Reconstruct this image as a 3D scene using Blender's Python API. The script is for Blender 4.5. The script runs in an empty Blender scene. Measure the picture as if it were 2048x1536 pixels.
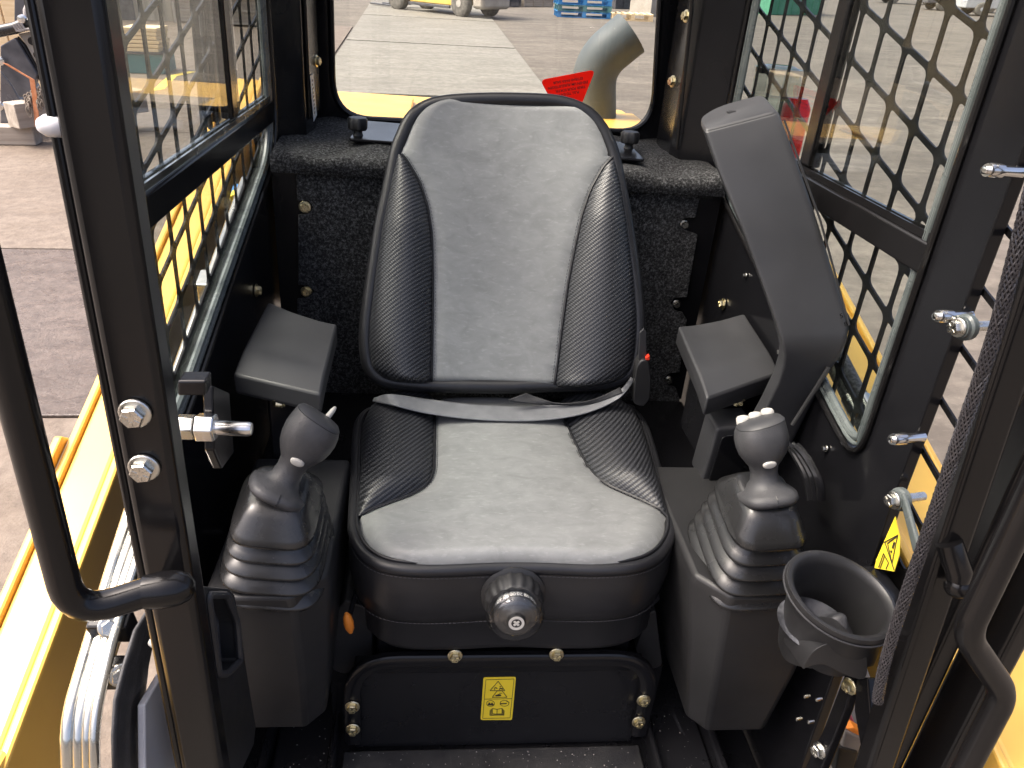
import bpy, bmesh, math, random
from mathutils import Vector, Matrix
from mathutils.geometry import tessellate_polygon
random.seed(7)
S = bpy.context.scene
COL = S.collection
V = Vector
PI = math.pi

# ------------------------------------------------------------------ camera
F, CX, CY = 1538.0, 1024.0, 768.0          # focal length and centre in photo pixels (2048 x 1536)
zd = V((780-CX, 3700-CY, F)).normalized()   # "down" seen by the camera
xd = V((15476, 252, F)); xd = (xd - zd*xd.dot(zd)).normalized()
yd = zd.cross(xd)
if yd.z < 0: yd = -yd
RW = Matrix((xd, yd, -zd))                  # camera vector -> world vector
CAM = V((-0.128, 0.0, 1.80))
cd = bpy.data.cameras.new('camera'); cam = bpy.data.objects.new('camera', cd); COL.objects.link(cam)
cd.sensor_width = 36.0; cd.lens = F/2048*36; cd.clip_start = 0.02; cd.clip_end = 2000
r_, u_, b_ = RW @ V((1, 0, 0)), RW @ V((0, -1, 0)), RW @ V((0, 0, -1))
cam.matrix_world = Matrix(((r_.x, u_.x, b_.x, CAM.x), (r_.y, u_.y, b_.y, CAM.y), (r_.z, u_.z, b_.z, CAM.z), (0, 0, 0, 1)))
S.camera = cam

# ------------------------------------------------------------------ light
SUN_EL, SUN_AZ = math.radians(57), math.radians(270)     # azimuth of the sun, clockwise from +Y
w = bpy.data.worlds.new('World'); S.world = w; w.use_nodes = True
nt = w.node_tree; bg = nt.nodes['Background']
sky = nt.nodes.new('ShaderNodeTexSky'); sky.sky_type = 'NISHITA'; sky.sun_disc = False
sky.sun_elevation = SUN_EL; sky.sun_rotation = SUN_AZ; sky.air_density = 0.45; sky.dust_density = 8.0; sky.ozone_density = 0.3
nt.links.new(sky.outputs[0], bg.inputs[0]); bg.inputs[1].default_value = 0.15
ld = bpy.data.lights.new('sun', 'SUN'); ld.energy = 0.8; ld.angle = math.radians(16); ld.color = (1.0, 0.965, 0.91)
sun = bpy.data.objects.new('sun', ld); COL.objects.link(sun); sun.location = (-3, 3, 6)
sdir = V((math.sin(SUN_AZ)*math.cos(SUN_EL), math.cos(SUN_AZ)*math.cos(SUN_EL), math.sin(SUN_EL)))
sun.rotation_euler = sdir.to_track_quat('Z', 'Y').to_euler()
S.view_settings.view_transform = 'Standard'; S.view_settings.look = 'None'; S.view_settings.gamma = 1
S.view_settings.exposure = 1.9
S.render.engine = 'CYCLES'
S.cycles.max_bounces = 10; S.cycles.transparent_max_bounces = 16
S.cycles.caustics_reflective = False; S.cycles.caustics_refractive = False

# ------------------------------------------------------------------ photo pixel -> point on a known plane
def ray(px, py): return RW @ V(((px-CX)/F, (py-CY)/F, 1.0))
def hit(px, py, P, N):
    d = ray(px, py); return CAM + d*((V(P)-CAM).dot(N)/d.dot(N))
def UX(px, py, x): return hit(px, py, (x, 0, 0), V((1, 0, 0)))
def UY(px, py, y): return hit(px, py, (0, y, 0), V((0, 1, 0)))
def UZ(px, py, z): return hit(px, py, (0, 0, z), V((0, 0, 1)))

# ------------------------------------------------------------------ mesh builder
WM = {}
class MB:
    def __init__(s): s.v = []; s.f = []
    def add(s, vs, fs):
        o = len(s.v); s.v += [V(p) for p in vs]; s.f += [tuple(i+o for i in f) for f in fs]; return s
    def obox(s, c, ax, ay, az):
        c, ax, ay, az = V(c), V(ax), V(ay), V(az)
        vs = [c+ax*i+ay*j+az*k for k in (-1, 1) for j in (-1, 1) for i in (-1, 1)]
        return s.add(vs, [(0, 2, 3, 1), (4, 5, 7, 6), (0, 1, 5, 4), (2, 6, 7, 3), (0, 4, 6, 2), (1, 3, 7, 5)])
    def box(s, x0, x1, y0, y1, z0, z1):
        return s.obox(((x0+x1)/2, (y0+y1)/2, (z0+z1)/2), ((x1-x0)/2, 0, 0), (0, (y1-y0)/2, 0), (0, 0, (z1-z0)/2))
    def loft(s, rings, cap0=True, cap1=True, closed=True):
        n = len(rings[0]); vs = [p for r in rings for p in r]; fs = []
        for i in range(len(rings)-1):
            for j in range(n if closed else n-1):
                a = i*n+j; b = i*n+(j+1) % n
                fs.append((a, b, b+n, a+n))
        if cap0: fs.append(tuple(range(n-1, -1, -1)))
        if cap1: fs.append(tuple(range((len(rings)-1)*n, len(rings)*n)))
        return s.add(vs, fs)
    def grid(s, rows): return s.loft(rows, False, False, False)
    def tube(s, pts, r, n=10, cap=True, closed=False):
        pts = [V(p) for p in pts]; m = len(pts)
        rs = r if isinstance(r, (list, tuple)) else [r]*m
        rings = []; up = None
        for i in range(m):
            if closed: t = pts[(i+1) % m]-pts[i-1]
            else: t = pts[min(i+1, m-1)]-pts[max(i-1, 0)]
            t.normalize()
            if up is None:
                up = V((0, 0, 1)) if abs(t.z) < .9 else V((1, 0, 0))
            up = (up - t*up.dot(t)).normalized(); q = t.cross(up)
            rings.append([pts[i]+(up*math.cos(2*PI*k/n)+q*math.sin(2*PI*k/n))*rs[i] for k in range(n)])
        if closed:
            o = len(s.v); s.loft(rings, False, False); L = (m-1)*n
            s.f += [(o+L+j, o+L+(j+1) % n, o+(j+1) % n, o+j) for j in range(n)]
            return s
        return s.loft(rings, cap, cap)
    def lathe(s, prof, o, axis, n=20, cap=True, rx=None):
        o, a = V(o), V(axis).normalized(); x = a.orthogonal().normalized() if rx is None else (V(rx)-a*V(rx).dot(a)).normalized(); y = a.cross(x)
        return s.loft([[o+a*h+(x*math.cos(2*PI*k/n)+y*math.sin(2*PI*k/n))*max(r, 1e-5) for k in range(n)] for r, h in prof], cap, cap)
    def prism(s, poly, off):
        off = V(off); return s.loft([[V(p) for p in poly], [V(p)+off for p in poly]])
    def plate(s, outer, holes, off):
        off = V(off); loops = [[V(p) for p in outer]]+[[V(p) for p in h] for h in holes]
        tris = tessellate_polygon(loops); flat = [p for l in loops for p in l]; n = len(flat)
        o = len(s.v); s.v += flat+[p+off for p in flat]
        nn = (flat[tris[0][1]]-flat[tris[0][0]]).cross(flat[tris[0][2]]-flat[tris[0][0]])
        fl = nn.dot(off) > 0
        for t in tris:
            a, b = tuple(o+i for i in t), tuple(o+n+i for i in t)
            s.f += [a[::-1], b] if fl else [a, b[::-1]]
        k = 0
        for l in loops:
            m = len(l)
            s.f += [(o+k+j, o+k+(j+1) % m, o+n+k+(j+1) % m, o+n+k+j) for j in range(m)]
            k += m
        return s
    def build(s, name, mat, parent=None, smooth=35, bevel=0, seg=2, local=False, sub=0, weld=False):
        me = bpy.data.meshes.new(name)
        Mi = WM[parent].inverted() if (parent is not None and not local) else Matrix()
        me.from_pydata([Mi @ p for p in s.v], [], s.f)
        bm = bmesh.new(); bm.from_mesh(me)
        if weld: bmesh.ops.remove_doubles(bm, verts=bm.verts, dist=1e-5)
        bmesh.ops.recalc_face_normals(bm, faces=bm.faces); bm.to_mesh(me); bm.free()
        if mat: me.materials.append(mat)
        if smooth:
            for p in me.polygons: p.use_smooth = True
            me.set_sharp_from_angle(angle=math.radians(smooth))
        o = bpy.data.objects.new(name, me); COL.objects.link(o)
        if parent is not None: o.parent = parent; WM[o] = WM[parent]
        else: WM[o] = Matrix()
        if bevel:
            b = o.modifiers.new('bevel', 'BEVEL'); b.width = bevel; b.segments = seg; b.limit_method = 'ANGLE'; b.angle_limit = math.radians(40); b.harden_normals = False
        if sub:
            b = o.modifiers.new('sub', 'SUBSURF'); b.levels = sub; b.render_levels = sub
        return o
def thing(name, label, cat, loc=(0, 0, 0), group=None, mat4=None):
    o = bpy.data.objects.new(name, None); COL.objects.link(o); o.empty_display_size = .05
    Mx = mat4 if mat4 is not None else Matrix.Translation(V(loc))
    o.matrix_world = Mx; WM[o] = Mx.copy()
    return tag(o, label, cat, group)
def tag(o, label=None, cat=None, group=None, kind=None):
    if label: o['label'] = label
    if cat: o['category'] = cat
    if group: o['group'] = group
    if kind: o['kind'] = kind
    return o
def inst(src, parent, M4, name=None):
    """a further part sharing src's mesh, placed by world matrix M4"""
    o = bpy.data.objects.new(name or src.name.split('.')[0], src if isinstance(src, bpy.types.Mesh) else src.data); COL.objects.link(o)
    o.parent = parent; o.matrix_local = WM[parent].inverted() @ M4; WM[o] = M4.copy(); return o
def frame(o, z, x=None):
    z = V(z).normalized(); x = V(x) if x is not None else z.orthogonal(); x = (x-z*x.dot(z)).normalized(); y = z.cross(x)
    return Matrix(((x.x, y.x, z.x, o[0]), (x.y, y.y, z.y, o[1]), (x.z, y.z, z.z, o[2]), (0, 0, 0, 1)))
def cr(pts, n=6, closed=False):
    """Catmull-Rom through pts"""
    pts = [V(p) for p in pts]; m = len(pts); out = []
    for i in range(m if closed else m-1):
        g = (lambda k: pts[k % m]) if closed else (lambda k: pts[min(max(k, 0), m-1)])
        a, b, c, d = g(i-1), g(i), g(i+1), g(i+2)
        for k in range(n):
            t = k/n
            out.append(.5*((2*b)+(c-a)*t+(2*a-5*b+4*c-d)*t*t+(3*b-a-3*c+d)*t**3))
    if not closed: out.append(pts[-1])
    return out
def fillet(pts, r, n=5, closed=False):
    """polyline with rounded corners; r a number or list"""
    pts = [V(p) for p in pts]; m = len(pts); out = []
    for i, p in enumerate(pts):
        rr = r[i] if isinstance(r, (list, tuple)) else r
        if (not closed and i in (0, m-1)) or rr == 0: out.append(p); continue
        a, b = pts[i-1]-p, pts[(i+1) % m]-p
        k = min(rr, a.length*.49, b.length*.49)
        A, B = p+a.normalized()*k, p+b.normalized()*k
        for j in range(n+1):
            t = j/n; out.append(A*(1-t)**2+p*2*t*(1-t)+B*t*t)
    return out
def lerp_tab(tab, x):
    if x <= tab[0][0]: return tab[0][1]
    for (a, b), (c, d) in zip(tab, tab[1:]):
        if x <= c: return b+(d-b)*(x-a)/(c-a) if c > a else d
    return tab[-1][1]

# ------------------------------------------------------------------ materials
def nodes(name):
    m = bpy.data.materials.new(name); m.use_nodes = True; t = m.node_tree; p = t.nodes['Principled BSDF']
    tc = t.nodes.new('ShaderNodeTexCoord'); return m, t, p, tc
def NZ(t, tc, scale, detail=4, rough=.55, vec=None, dist=0):
    n = t.nodes.new('ShaderNodeTexNoise'); n.inputs['Scale'].default_value = scale; n.inputs['Detail'].default_value = detail
    n.inputs['Roughness'].default_value = rough; n.inputs['Distortion'].default_value = dist
    t.links.new(vec if vec else tc.outputs['Object'], n.inputs['Vector']); return n.outputs['Fac']
def MAPP(t, tc, scale=(1, 1, 1), rot=(0, 0, 0)):
    m = t.nodes.new('ShaderNodeMapping'); m.inputs['Scale'].default_value = scale; m.inputs['Rotation'].default_value = rot
    t.links.new(tc.outputs['Object'], m.inputs['Vector']); return m.outputs[0]
def RAMP(t, fac, stops, interp='LINEAR'):
    r = t.nodes.new('ShaderNodeValToRGB'); r.color_ramp.interpolation = interp
    e = r.color_ramp.elements
    while len(e) < len(stops): e.new(.5)
    for k, (p, c) in enumerate(stops):
        e[k].position = p; e[k].color = (c[0], c[1], c[2], 1) if hasattr(c, '__len__') else (c, c, c, 1)
    t.links.new(fac, r.inputs['Fac']); return r.outputs['Color']
def MIX(t, fac, a, b, mode='MIX'):
    m = t.nodes.new('ShaderNodeMix'); m.data_type = 'RGBA'; m.blend_type = mode
    for sock, val in ((m.inputs[0], fac), (m.inputs[6], a), (m.inputs[7], b)):
        if isinstance(val, bpy.types.NodeSocket): t.links.new(val, sock)
        elif hasattr(val, '__len__'): sock.default_value = (*val[:3], 1)
        else: sock.default_value = val
    return m.outputs[2]
def BUMP(t, p, h, strength, dist, prev=None):
    b = t.nodes.new('ShaderNodeBump'); b.inputs['Strength'].default_value = strength; b.inputs['Distance'].default_value = dist
    t.links.new(h, b.inputs['Height'])
    if prev: t.links.new(prev, b.inputs['Normal'])
    t.links.new(b.outputs[0], p.inputs['Normal']); return b.outputs[0]
def pm(name, c1, c2=None, scale=8, rough=.5, rvar=.1, metal=0, bump=0, bscale=80, bdist=.002, spec=.5, coat=0, detail=5, stops=(.35, .65), scuff=0, sscale=30, scol=(.25, .25, .26), stretch=(1, 1, 1)):
    m, t, p, tc = nodes(name)
    c2 = c2 or c1
    vec = MAPP(t, tc, stretch)
    fac = NZ(t, tc, scale, detail, vec=vec)
    col = RAMP(t, fac, [(stops[0], c1), (stops[1], c2)])
    if scuff:
        s1 = NZ(t, tc, sscale, 8, .75, vec=MAPP(t, tc, (1, .35, .5), (.3, .5, .7)), dist=1.2)
        s2 = NZ(t, tc, 5, 2)
        sm = RAMP(t, s1, [(.60, 0), (.72, scuff)]); sm2 = RAMP(t, s2, [(.48, 0), (.66, 1)])
        mm = MIX(t, 1.0, sm, sm2, 'MULTIPLY')
        col = MIX(t, mm, col, scol)
    t.links.new(col, p.inputs['Base Color'])
    p.inputs['Metallic'].default_value = metal; p.inputs['Specular IOR Level'].default_value = spec; p.inputs['Coat Weight'].default_value = coat; p.inputs['Coat Roughness'].default_value = .08
    rf = NZ(t, tc, scale*2.3, 5)
    t.links.new(RAMP(t, rf, [(.3, max(rough-rvar, .02)), (.7, min(rough+rvar, 1))]), p.inputs['Roughness'])
    if bump: BUMP(t, p, NZ(t, tc, bscale, 6, .6), bump, bdist)
    return m
def glass(name, tint=(.93, .96, .94), rough=.0, refl=1.0):
    m, t, p, tc = nodes(name); t.nodes.remove(p)
    tr = t.nodes.new('ShaderNodeBsdfTransparent'); tr.inputs[0].default_value = (*tint, 1)
    gl = t.nodes.new('ShaderNodeBsdfGlossy'); gl.inputs['Roughness'].default_value = rough
    ge = t.nodes.new('ShaderNodeNewGeometry'); dt = t.nodes.new('ShaderNodeVectorMath'); dt.operation = 'DOT_PRODUCT'
    t.links.new(ge.outputs['Incoming'], dt.inputs[0]); t.links.new(ge.outputs['Normal'], dt.inputs[1])
    def MA(op, a, b=0.0):
        n = t.nodes.new('ShaderNodeMath'); n.operation = op
        for i, q in enumerate((a, b)):
            if isinstance(q, bpy.types.NodeSocket): t.links.new(q, n.inputs[i])
            else: n.inputs[i].default_value = q
        return n.outputs[0]
    sch = MA('ADD', MA('MULTIPLY', MA('POWER', MA('SUBTRACT', 1.0, MA('ABSOLUTE', dt.outputs['Value'])), 5.0), .96*refl), .035*refl)
    mx = t.nodes.new('ShaderNodeMixShader'); mm = t.nodes.new('ShaderNodeMath'); mm.operation = 'MINIMUM'; mm.inputs[1].default_value = .95
    t.links.new(sch, mm.inputs[0]); t.links.new(mm.outputs[0], mx.inputs[0]); t.links.new(tr.outputs[0], mx.inputs[1]); t.links.new(gl.outputs[0], mx.inputs[2])
    t.links.new(mx.outputs[0], t.nodes['Material Output'].inputs[0]); return m

M = {}
M['black'] = pm('black_gloss_paint', (.006, .006, .0072), (.009, .009, .0105), 3, .22, .06, spec=.33, bump=.05, bscale=120, bdist=.0006)
M['blackscuff'] = pm('black_scuffed_paint', (.008, .008, .0092), (.012, .012, .0138), 4, .28, .08, spec=.38, scuff=.5, sscale=26, scol=(.09, .09, .10), bump=.04, bscale=90, bdist=.0006)
M['frame'] = pm('black_frame_paint', (.0055, .0052, .0055), (.009, .0085, .009), 2.5, .20, .06, spec=.34, bump=.04, bscale=60, bdist=.0008)
M['plastic'] = pm('black_moulded_plastic', (.015, .015, .016), (.024, .024, .025), 6, .43, .07, spec=.45, bump=.14, bscale=900, bdist=.0004, scuff=.35, sscale=24, scol=(.10, .10, .10))
M['plastic2'] = pm('charcoal_soft_plastic', (.028, .0285, .031), (.040, .0405, .044), 5, .46, .06, spec=.42, bump=.12, bscale=1100, bdist=.0003)
M['rubber'] = pm('boot_rubber', (.013, .013, .0135), (.022, .022, .0225), 7, .27, .06, spec=.55, bump=.06, bscale=300, bdist=.0005, scuff=.25, sscale=40, scol=(.09, .09, .09))
M['grip'] = pm('grip_leatherette', (.034, .0345, .037), (.052, .052, .055), 30, .46, .06, spec=.42, bump=.55, bscale=420, bdist=.0009)
M['white_button'] = pm('button_white', (.40, .39, .36), (.47, .455, .42), 40, .45)
M['vinyl'] = pm('black_vinyl', (.011, .0112, .0132), (.018, .0182, .0205), 9, .38, .06, spec=.45, bump=.16, bscale=420, bdist=.0006, scuff=.3, sscale=18, scol=(.09, .09, .10))
M['steel'] = pm('zinc_steel', (.55, .54, .50), (.68, .66, .60), 60, .28, .1, metal=1)
M['brass'] = pm('yellow_zinc', (.62, .53, .30), (.70, .64, .46), 90, .30, .12, metal=1, bump=.1, bscale=300, bdist=.0004)
M['chrome'] = pm('polished_steel', (.66, .65, .63), (.78, .77, .75), 25, .16, .06, metal=1, stretch=(1, .2, .2))
M['tubezinc'] = pm('zinc_tube', (.50, .51, .50), (.66, .64, .56), 14, .22, .08, metal=1)
M['yellow'] = pm('yellow_machine_paint', (.70, .41, .075), (.78, .47, .095), 3, .33, .05, coat=.12, bump=.03, bscale=60, bdist=.001)
M['decal'] = pm('yellow_decal', (.88, .66, .04), (.92, .70, .05), 10, .35, .05)
M['decalink'] = pm('decal_ink', (.03, .025, .02), (.05, .04, .03), 60, .4)
M['red'] = pm('red_tag', (.75, .045, .02), (.80, .06, .03), 15, .4, .05)
def film(name, col):
    m, t, p, tc = nodes(name); p.inputs['Base Color'].default_value = (*col, 1); p.inputs['Roughness'].default_value = .4
    v_ = RAMP(t, NZ(t, tc, 12, 3), [(.3, tuple(c*.92 for c in col)), (.7, col)]); t.links.new(v_, p.inputs['Base Color'])
    tl = t.nodes.new('ShaderNodeBsdfTranslucent'); t.links.new(v_, tl.inputs[0]); mx = t.nodes.new('ShaderNodeMixShader'); mx.inputs[0].default_value = .65
    t.links.new(p.outputs[0], mx.inputs[1]); t.links.new(tl.outputs[0], mx.inputs[2]); t.links.new(mx.outputs[0], t.nodes['Material Output'].inputs[0]); return m
M['redfilm'] = film('red_tag_film', (.95, .065, .025))
M['redpaint'] = pm('red_paint', (.55, .03, .04), (.65, .06, .07), 15, .35, .05)
M['orange'] = pm('orange_plastic', (.85, .25, .03), (.90, .29, .04), 20, .38, .05)
M['white'] = pm('white_label', (.60, .64, .64), (.72, .74, .72), 20, .5)
M['whitep'] = pm('white_sheet', (.55, .55, .57), (.68, .67, .68), 6, .35)
M['seal'] = pm('grey_green_rubber_seal', (.065, .078, .078), (.12, .135, .132), 14, .28, .08, bump=.08, bscale=200)
M['rubbermat'] = pm('black_floor_mat', (.022, .022, .024), (.045, .044, .043), 16, .55, .12, bump=.35, bscale=420, bdist=.0012, scuff=.7, sscale=160, scol=(.30, .29, .28))
M['web'] = pm('grey_webbing', (.145, .15, .16), (.19, .195, .205), 30, .42, .06)
M['blackweb'] = pm('black_webbing', (.025, .025, .027), (.04, .04, .043), 30, .6, .06, bump=.5, bscale=500)
M['exhaust'] = pm('grey_pipe', (.060, .074, .082), (.085, .10, .108), 6, .58, .06, spec=.3, bump=.05, bscale=90, bdist=.001, scuff=.4, sscale=40, scol=(.35, .36, .36))
M['braid'] = pm('braided_sleeve', (.022, .021, .023), (.045, .042, .046), 300, .26, .06)
M['glass'] = glass('side_glass', (.90, .93, .91))
M['rearglass'] = glass('rear_glass', (.96, .97, .95))
M['dome'] = glass('clear_plastic', (.97, .975, .98), .02, 1.8)
M['lens'] = glass('lamp_lens', (.75, .80, .78), .05, 2.0)
M['redlens'] = glass('red_lens', (.75, .04, .04), .05, 1.5)
M['wood'] = pm('grey_timber', (.26, .22, .18), (.40, .35, .29), 6, .75, .1, bump=.4, bscale=60, stretch=(.2, 3, 3))
M['newwood'] = pm('new_pine', (.62, .46, .26), (.74, .58, .36), 8, .7, .1, bump=.3, bscale=40, stretch=(.3, 3, 3))
M['bluepaint'] = pm('blue_pallet', (.02, .16, .42), (.05, .24, .52), 6, .55, .1, bump=.2, bscale=30)
M['green'] = pm('green_container', (.06, .25, .15), (.10, .32, .20), 3, .5, .1)
M['teal'] = pm('teal_box', (.05, .16, .17), (.07, .20, .21), 3, .5, .1)
M['tyre'] = pm('dusty_tyre', (.09, .085, .075), (.16, .15, .13), 10, .85, .05, bump=.4, bscale=30, bdist=.02)
M['greyrim'] = pm('grey_rim', (.30, .28, .25), (.40, .38, .34), 8, .6)
M['forkyellow'] = pm('faded_yellow', (.58, .38, .07), (.66, .46, .12), 2, .5, .1)
M['concgrey'] = pm('counterweight', (.30, .27, .23), (.38, .35, .30), 3, .7)
M['cardark'] = pm('car_dark', (.06, .06, .07), (.10, .10, .11), 2, .3, coat=.5)
M['carsilver'] = pm('car_silver', (.35, .36, .38), (.45, .46, .47), 2, .3, coat=.5)
M['darksteel'] = pm('dark_steel', (.05, .052, .06), (.10, .10, .11), 6, .45, .1, metal=.3, bump=.1, bscale=60)
M['cladding'] = pm('beige_cladding', (.36, .33, .26), (.46, .42, .34), 1.5, .6, .1, stretch=(4, 4, .4))
M['lineyellow'] = pm('yellow_line', (.70, .52, .06), (.80, .62, .12), 6, .6)
M['greyplas'] = pm('grey_connector', (.22, .20, .19), (.28, .26, .25), 20, .5)
M['mud'] = pm('mud', (.16, .13, .10), (.24, .20, .16), 5, .9)
M['orangestrap'] = pm('orange_strap', (.50, .17, .06), (.60, .27, .14), 20, .6)

def seat_grey(name, lo, hi, spk):
    m, t, p, tc = nodes(name)
    a = NZ(t, tc, 22, 8, .68, vec=MAPP(t, tc, (1, 1.7, 1.7)), dist=.8); b = NZ(t, tc, 120, 4, .6, vec=MAPP(t, tc, (.6, 1.6, 1.6)))
    c = RAMP(t, a, [(.30, lo), (.50, tuple((x+y)/2 for x, y in zip(lo, hi))), (.70, hi)])
    c = MIX(t, RAMP(t, b, [(.56, 0), (.74, .45)]), c, spk)
    t.links.new(c, p.inputs['Base Color'])
    t.links.new(RAMP(t, NZ(t, tc, 30, 5), [(.3, .40), (.7, .54)]), p.inputs['Roughness'])
    p.inputs['Specular IOR Level'].default_value = .5
    BUMP(t, p, NZ(t, tc, 700, 4), .18, .0005); return m
M['seatgrey'] = seat_grey('marbled_grey_vinyl', (.180, .185, .183), (.250, .257, .254), (.35, .362, .354))
def carbon(name):
    m, t, p, tc = nodes(name)
    def wave(d, sc, ph=None):
        vd = t.nodes.new('ShaderNodeVectorMath'); vd.operation = 'DOT_PRODUCT'; vd.inputs[1].default_value = d; t.links.new(tc.outputs['Object'], vd.inputs[0])
        mu = t.nodes.new('ShaderNodeMath'); mu.operation = 'MULTIPLY'; mu.inputs[1].default_value = 2*PI*sc; t.links.new(vd.outputs['Value'], mu.inputs[0])
        sn = t.nodes.new('ShaderNodeMath'); sn.operation = 'SINE'; t.links.new(mu.outputs[0], sn.inputs[0])
        ma = t.nodes.new('ShaderNodeMath'); ma.operation = 'MULTIPLY_ADD'; ma.inputs[1].default_value = .5; ma.inputs[2].default_value = .5; t.links.new(sn.outputs[0], ma.inputs[0]); return ma.outputs[0]
    a = wave((-.60, .42, .66), 165); b = wave((.72, .42, .55), 300)
    h = MIX(t, .3, a, b)
    t.links.new(RAMP(t, h, [(.25, (.008, .0085, .0105)), (.75, (.045, .047, .053))]), p.inputs['Base Color'])
    p.inputs['Roughness'].default_value = .40
    BUMP(t, p, h, .45, .0012); return m
M['carbon'] = carbon('carbon_weave_vinyl')
def carpet(name):
    m, t, p, tc = nodes(name)
    a = NZ(t, tc, 210, 5, .8); b = NZ(t, tc, 12, 4)
    c = RAMP(t, a, [(.36, (.008, .008, .0085)), (.50, (.045, .0455, .046)), (.64, (.20, .20, .205))])
    c = MIX(t, RAMP(t, b, [(.3, 0), (.7, .25)]), c, (.022, .0225, .024))
    t.links.new(c, p.inputs['Base Color']); p.inputs['Roughness'].default_value = .95; p.inputs['Specular IOR Level'].default_value = .15
    BUMP(t, p, a, 1.0, .004); return m
M['carpet'] = carpet('charcoal_felt_carpet')
def ground_mat(name, c0, c1, c2, rough, sc, track=0, wet=0):
    m, t, p, tc = nodes(name)
    a = NZ(t, tc, sc, 10, .65, dist=.6); b = NZ(t, tc, sc*14, 6, .7); s = NZ(t, tc, sc*1.2, 8, .6, vec=MAPP(t, tc, (.7, 2.0, 1), (0, 0, .25)), dist=1.2)
    c = RAMP(t, a, [(.28, c0), (.5, c1), (.72, c2)])
    c = MIX(t, RAMP(t, s, [(.42, 0), (.62, .6)]), c, c2)
    c = MIX(t, RAMP(t, b, [(.38, .7), (.60, 0)]), c, tuple(x*.8 for x in c0))
    c = MIX(t, RAMP(t, NZ(t, tc, sc*55, 5, .75), [(.56, 0), (.70, .45)]), c, tuple(min(1, x*1.25) for x in c2))
    if track:
        w1 = NZ(t, tc, .55, 6, .7, vec=MAPP(t, tc, (.5, 1.8, 1), (0, 0, -.5)), dist=2.5)
        c = MIX(t, RAMP(t, w1, [(.40, track), (.58, 0)]), c, tuple(x*.75 for x in c0))
    t.links.new(c, p.inputs['Base Color'])
    rr = RAMP(t, NZ(t, tc, sc*5, 6), [(.3, rough-wet), (.7, rough+.12)])
    t.links.new(rr, p.inputs['Roughness'])
    BUMP(t, p, NZ(t, tc, sc*30, 8, .7), .55, .012); return m
M['yard'] = ground_mat('worn_asphalt_yard', (.068, .057, .045), (.112, .096, .077), (.165, .145, .118), .75, .5, .6)
M['slab'] = ground_mat('pale_concrete', (.118, .110, .092), (.162, .155, .131), (.205, .197, .172), .7, .7, .35)
M['slabtan'] = ground_mat('tan_concrete', (.095, .070, .050), (.130, .100, .074), (.165, .133, .103), .62, 1.2, .0, .1)
M['slabwet'] = ground_mat('damp_concrete', (.055, .041, .033), (.09, .069, .056), (.13, .102, .085), .36, 1.5, .0, .25)

# ================================================================== GROUND (the yard lies a little askew to the machine)
gn = ray(1960, -46).cross(ray(920, -95)).normalized()
if gn.z < 0: gn = -gn
gyv = (V((0, 1, 0))-gn*gn.y).normalized(); gxv = gyv.cross(gn); G0 = CAM-gn*1.8
GM = Matrix(((gxv.x, gyv.x, gn.x, G0.x), (gxv.y, gyv.y, gn.y, G0.y), (gxv.z, gyv.z, gn.z, G0.z), (0, 0, 0, 1)))
GI = GM.inverted()
def UG(px, py, h=0): return GI @ hit(px, py, G0+gn*h, gn)     # yard coordinates of a photo pixel
def gthing(name, label, cat, x, y, rz=0, group=None, z=0):
    return thing(name, label, cat, group=group, mat4=GM @ Matrix.Translation((x, y, z)) @ Matrix.Rotation(rz, 4, 'Z'))
g = MB(); N = 24; R0 = [0, 3, 8, 16, 30, 60, 120, 300, 900]
g.add([(x*40, y*40, 0) for y in range(-22, 23) for x in range(-22, 23)], [(j*45+i, j*45+i+1, (j+1)*45+i+1, (j+1)*45+i) for j in range(44) for i in range(44)])
gr = g.build('ground', M['yard'], None, 0); gr.matrix_world = GM; tag(gr, kind='structure')
pv = bpy.data.objects.new('concrete_pavement', None); COL.objects.link(pv); pv.matrix_world = GM; WM[pv] = GM.copy(); tag(pv, kind='structure')
def slab(pts, mat, h=.03):
    MB().prism([(x, y, .0) for x, y in pts], (0, 0, h)).build('slab', mat, pv, 0, local=True, bevel=.006)
a, b, c, d = UG(734, 17), UG(668, 120), UG(985, 40), UG(1090, 178)
dl = (b-a).normalized(); dr = (d-c).normalized()
A2 = a-dl*30; B2 = b+dl*11; C2 = c-dr*30; D2 = d+dr*8
# pale slab behind the machine, cut in bays, and the tan slabs beside it
def lerp2(p, q, t): return (p.x+(q.x-p.x)*t, p.y+(q.y-p.y)*t)
L_ = (B2-A2).length; cuts = [0, .30, .46, .60, .74, .87, 1]
for t0, t1 in zip(cuts, cuts[1:]):
    e = .0016
    slab([lerp2(A2, B2, t0+e), lerp2(C2, D2, t0+e), lerp2(C2, D2, t1-e), lerp2(A2, B2, t1-e)], M['slab'])
# left-hand bays: joints cross the machine's side at 5.05 m and 2.9 m
ys = [-3.2, .75, UG(90, 845).y, UG(90, 506).y, 8.6, 12.6, 17.0, 22.0]
for k, (y0, y1) in enumerate(zip(ys, ys[1:])):
    for x0, x1 in ((-9.2, -5.2), (-5.2, -.75)):
        if y0 > 8.5 and x1 > -4:
            xr0 = lerp2(A2, B2, 0); f_ = lambda y: A2.x+(B2.x-A2.x)*(y-A2.y)/(B2.y-A2.y)-.05
            slab([(x0+.01, y0+.01), (min(x1, f_(y0)), y0+.01), (min(x1, f_(y1)), y1-.01), (x0+.01, y1-.01)], M['slabtan']); continue
        slab([(x0+.01, y0+.01), (x1, y0+.01), (x1, y1-.01), (x0+.01, y1-.01)], M['slabwet'] if k == 2 and x0 > -6 else M['slabtan'])
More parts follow.
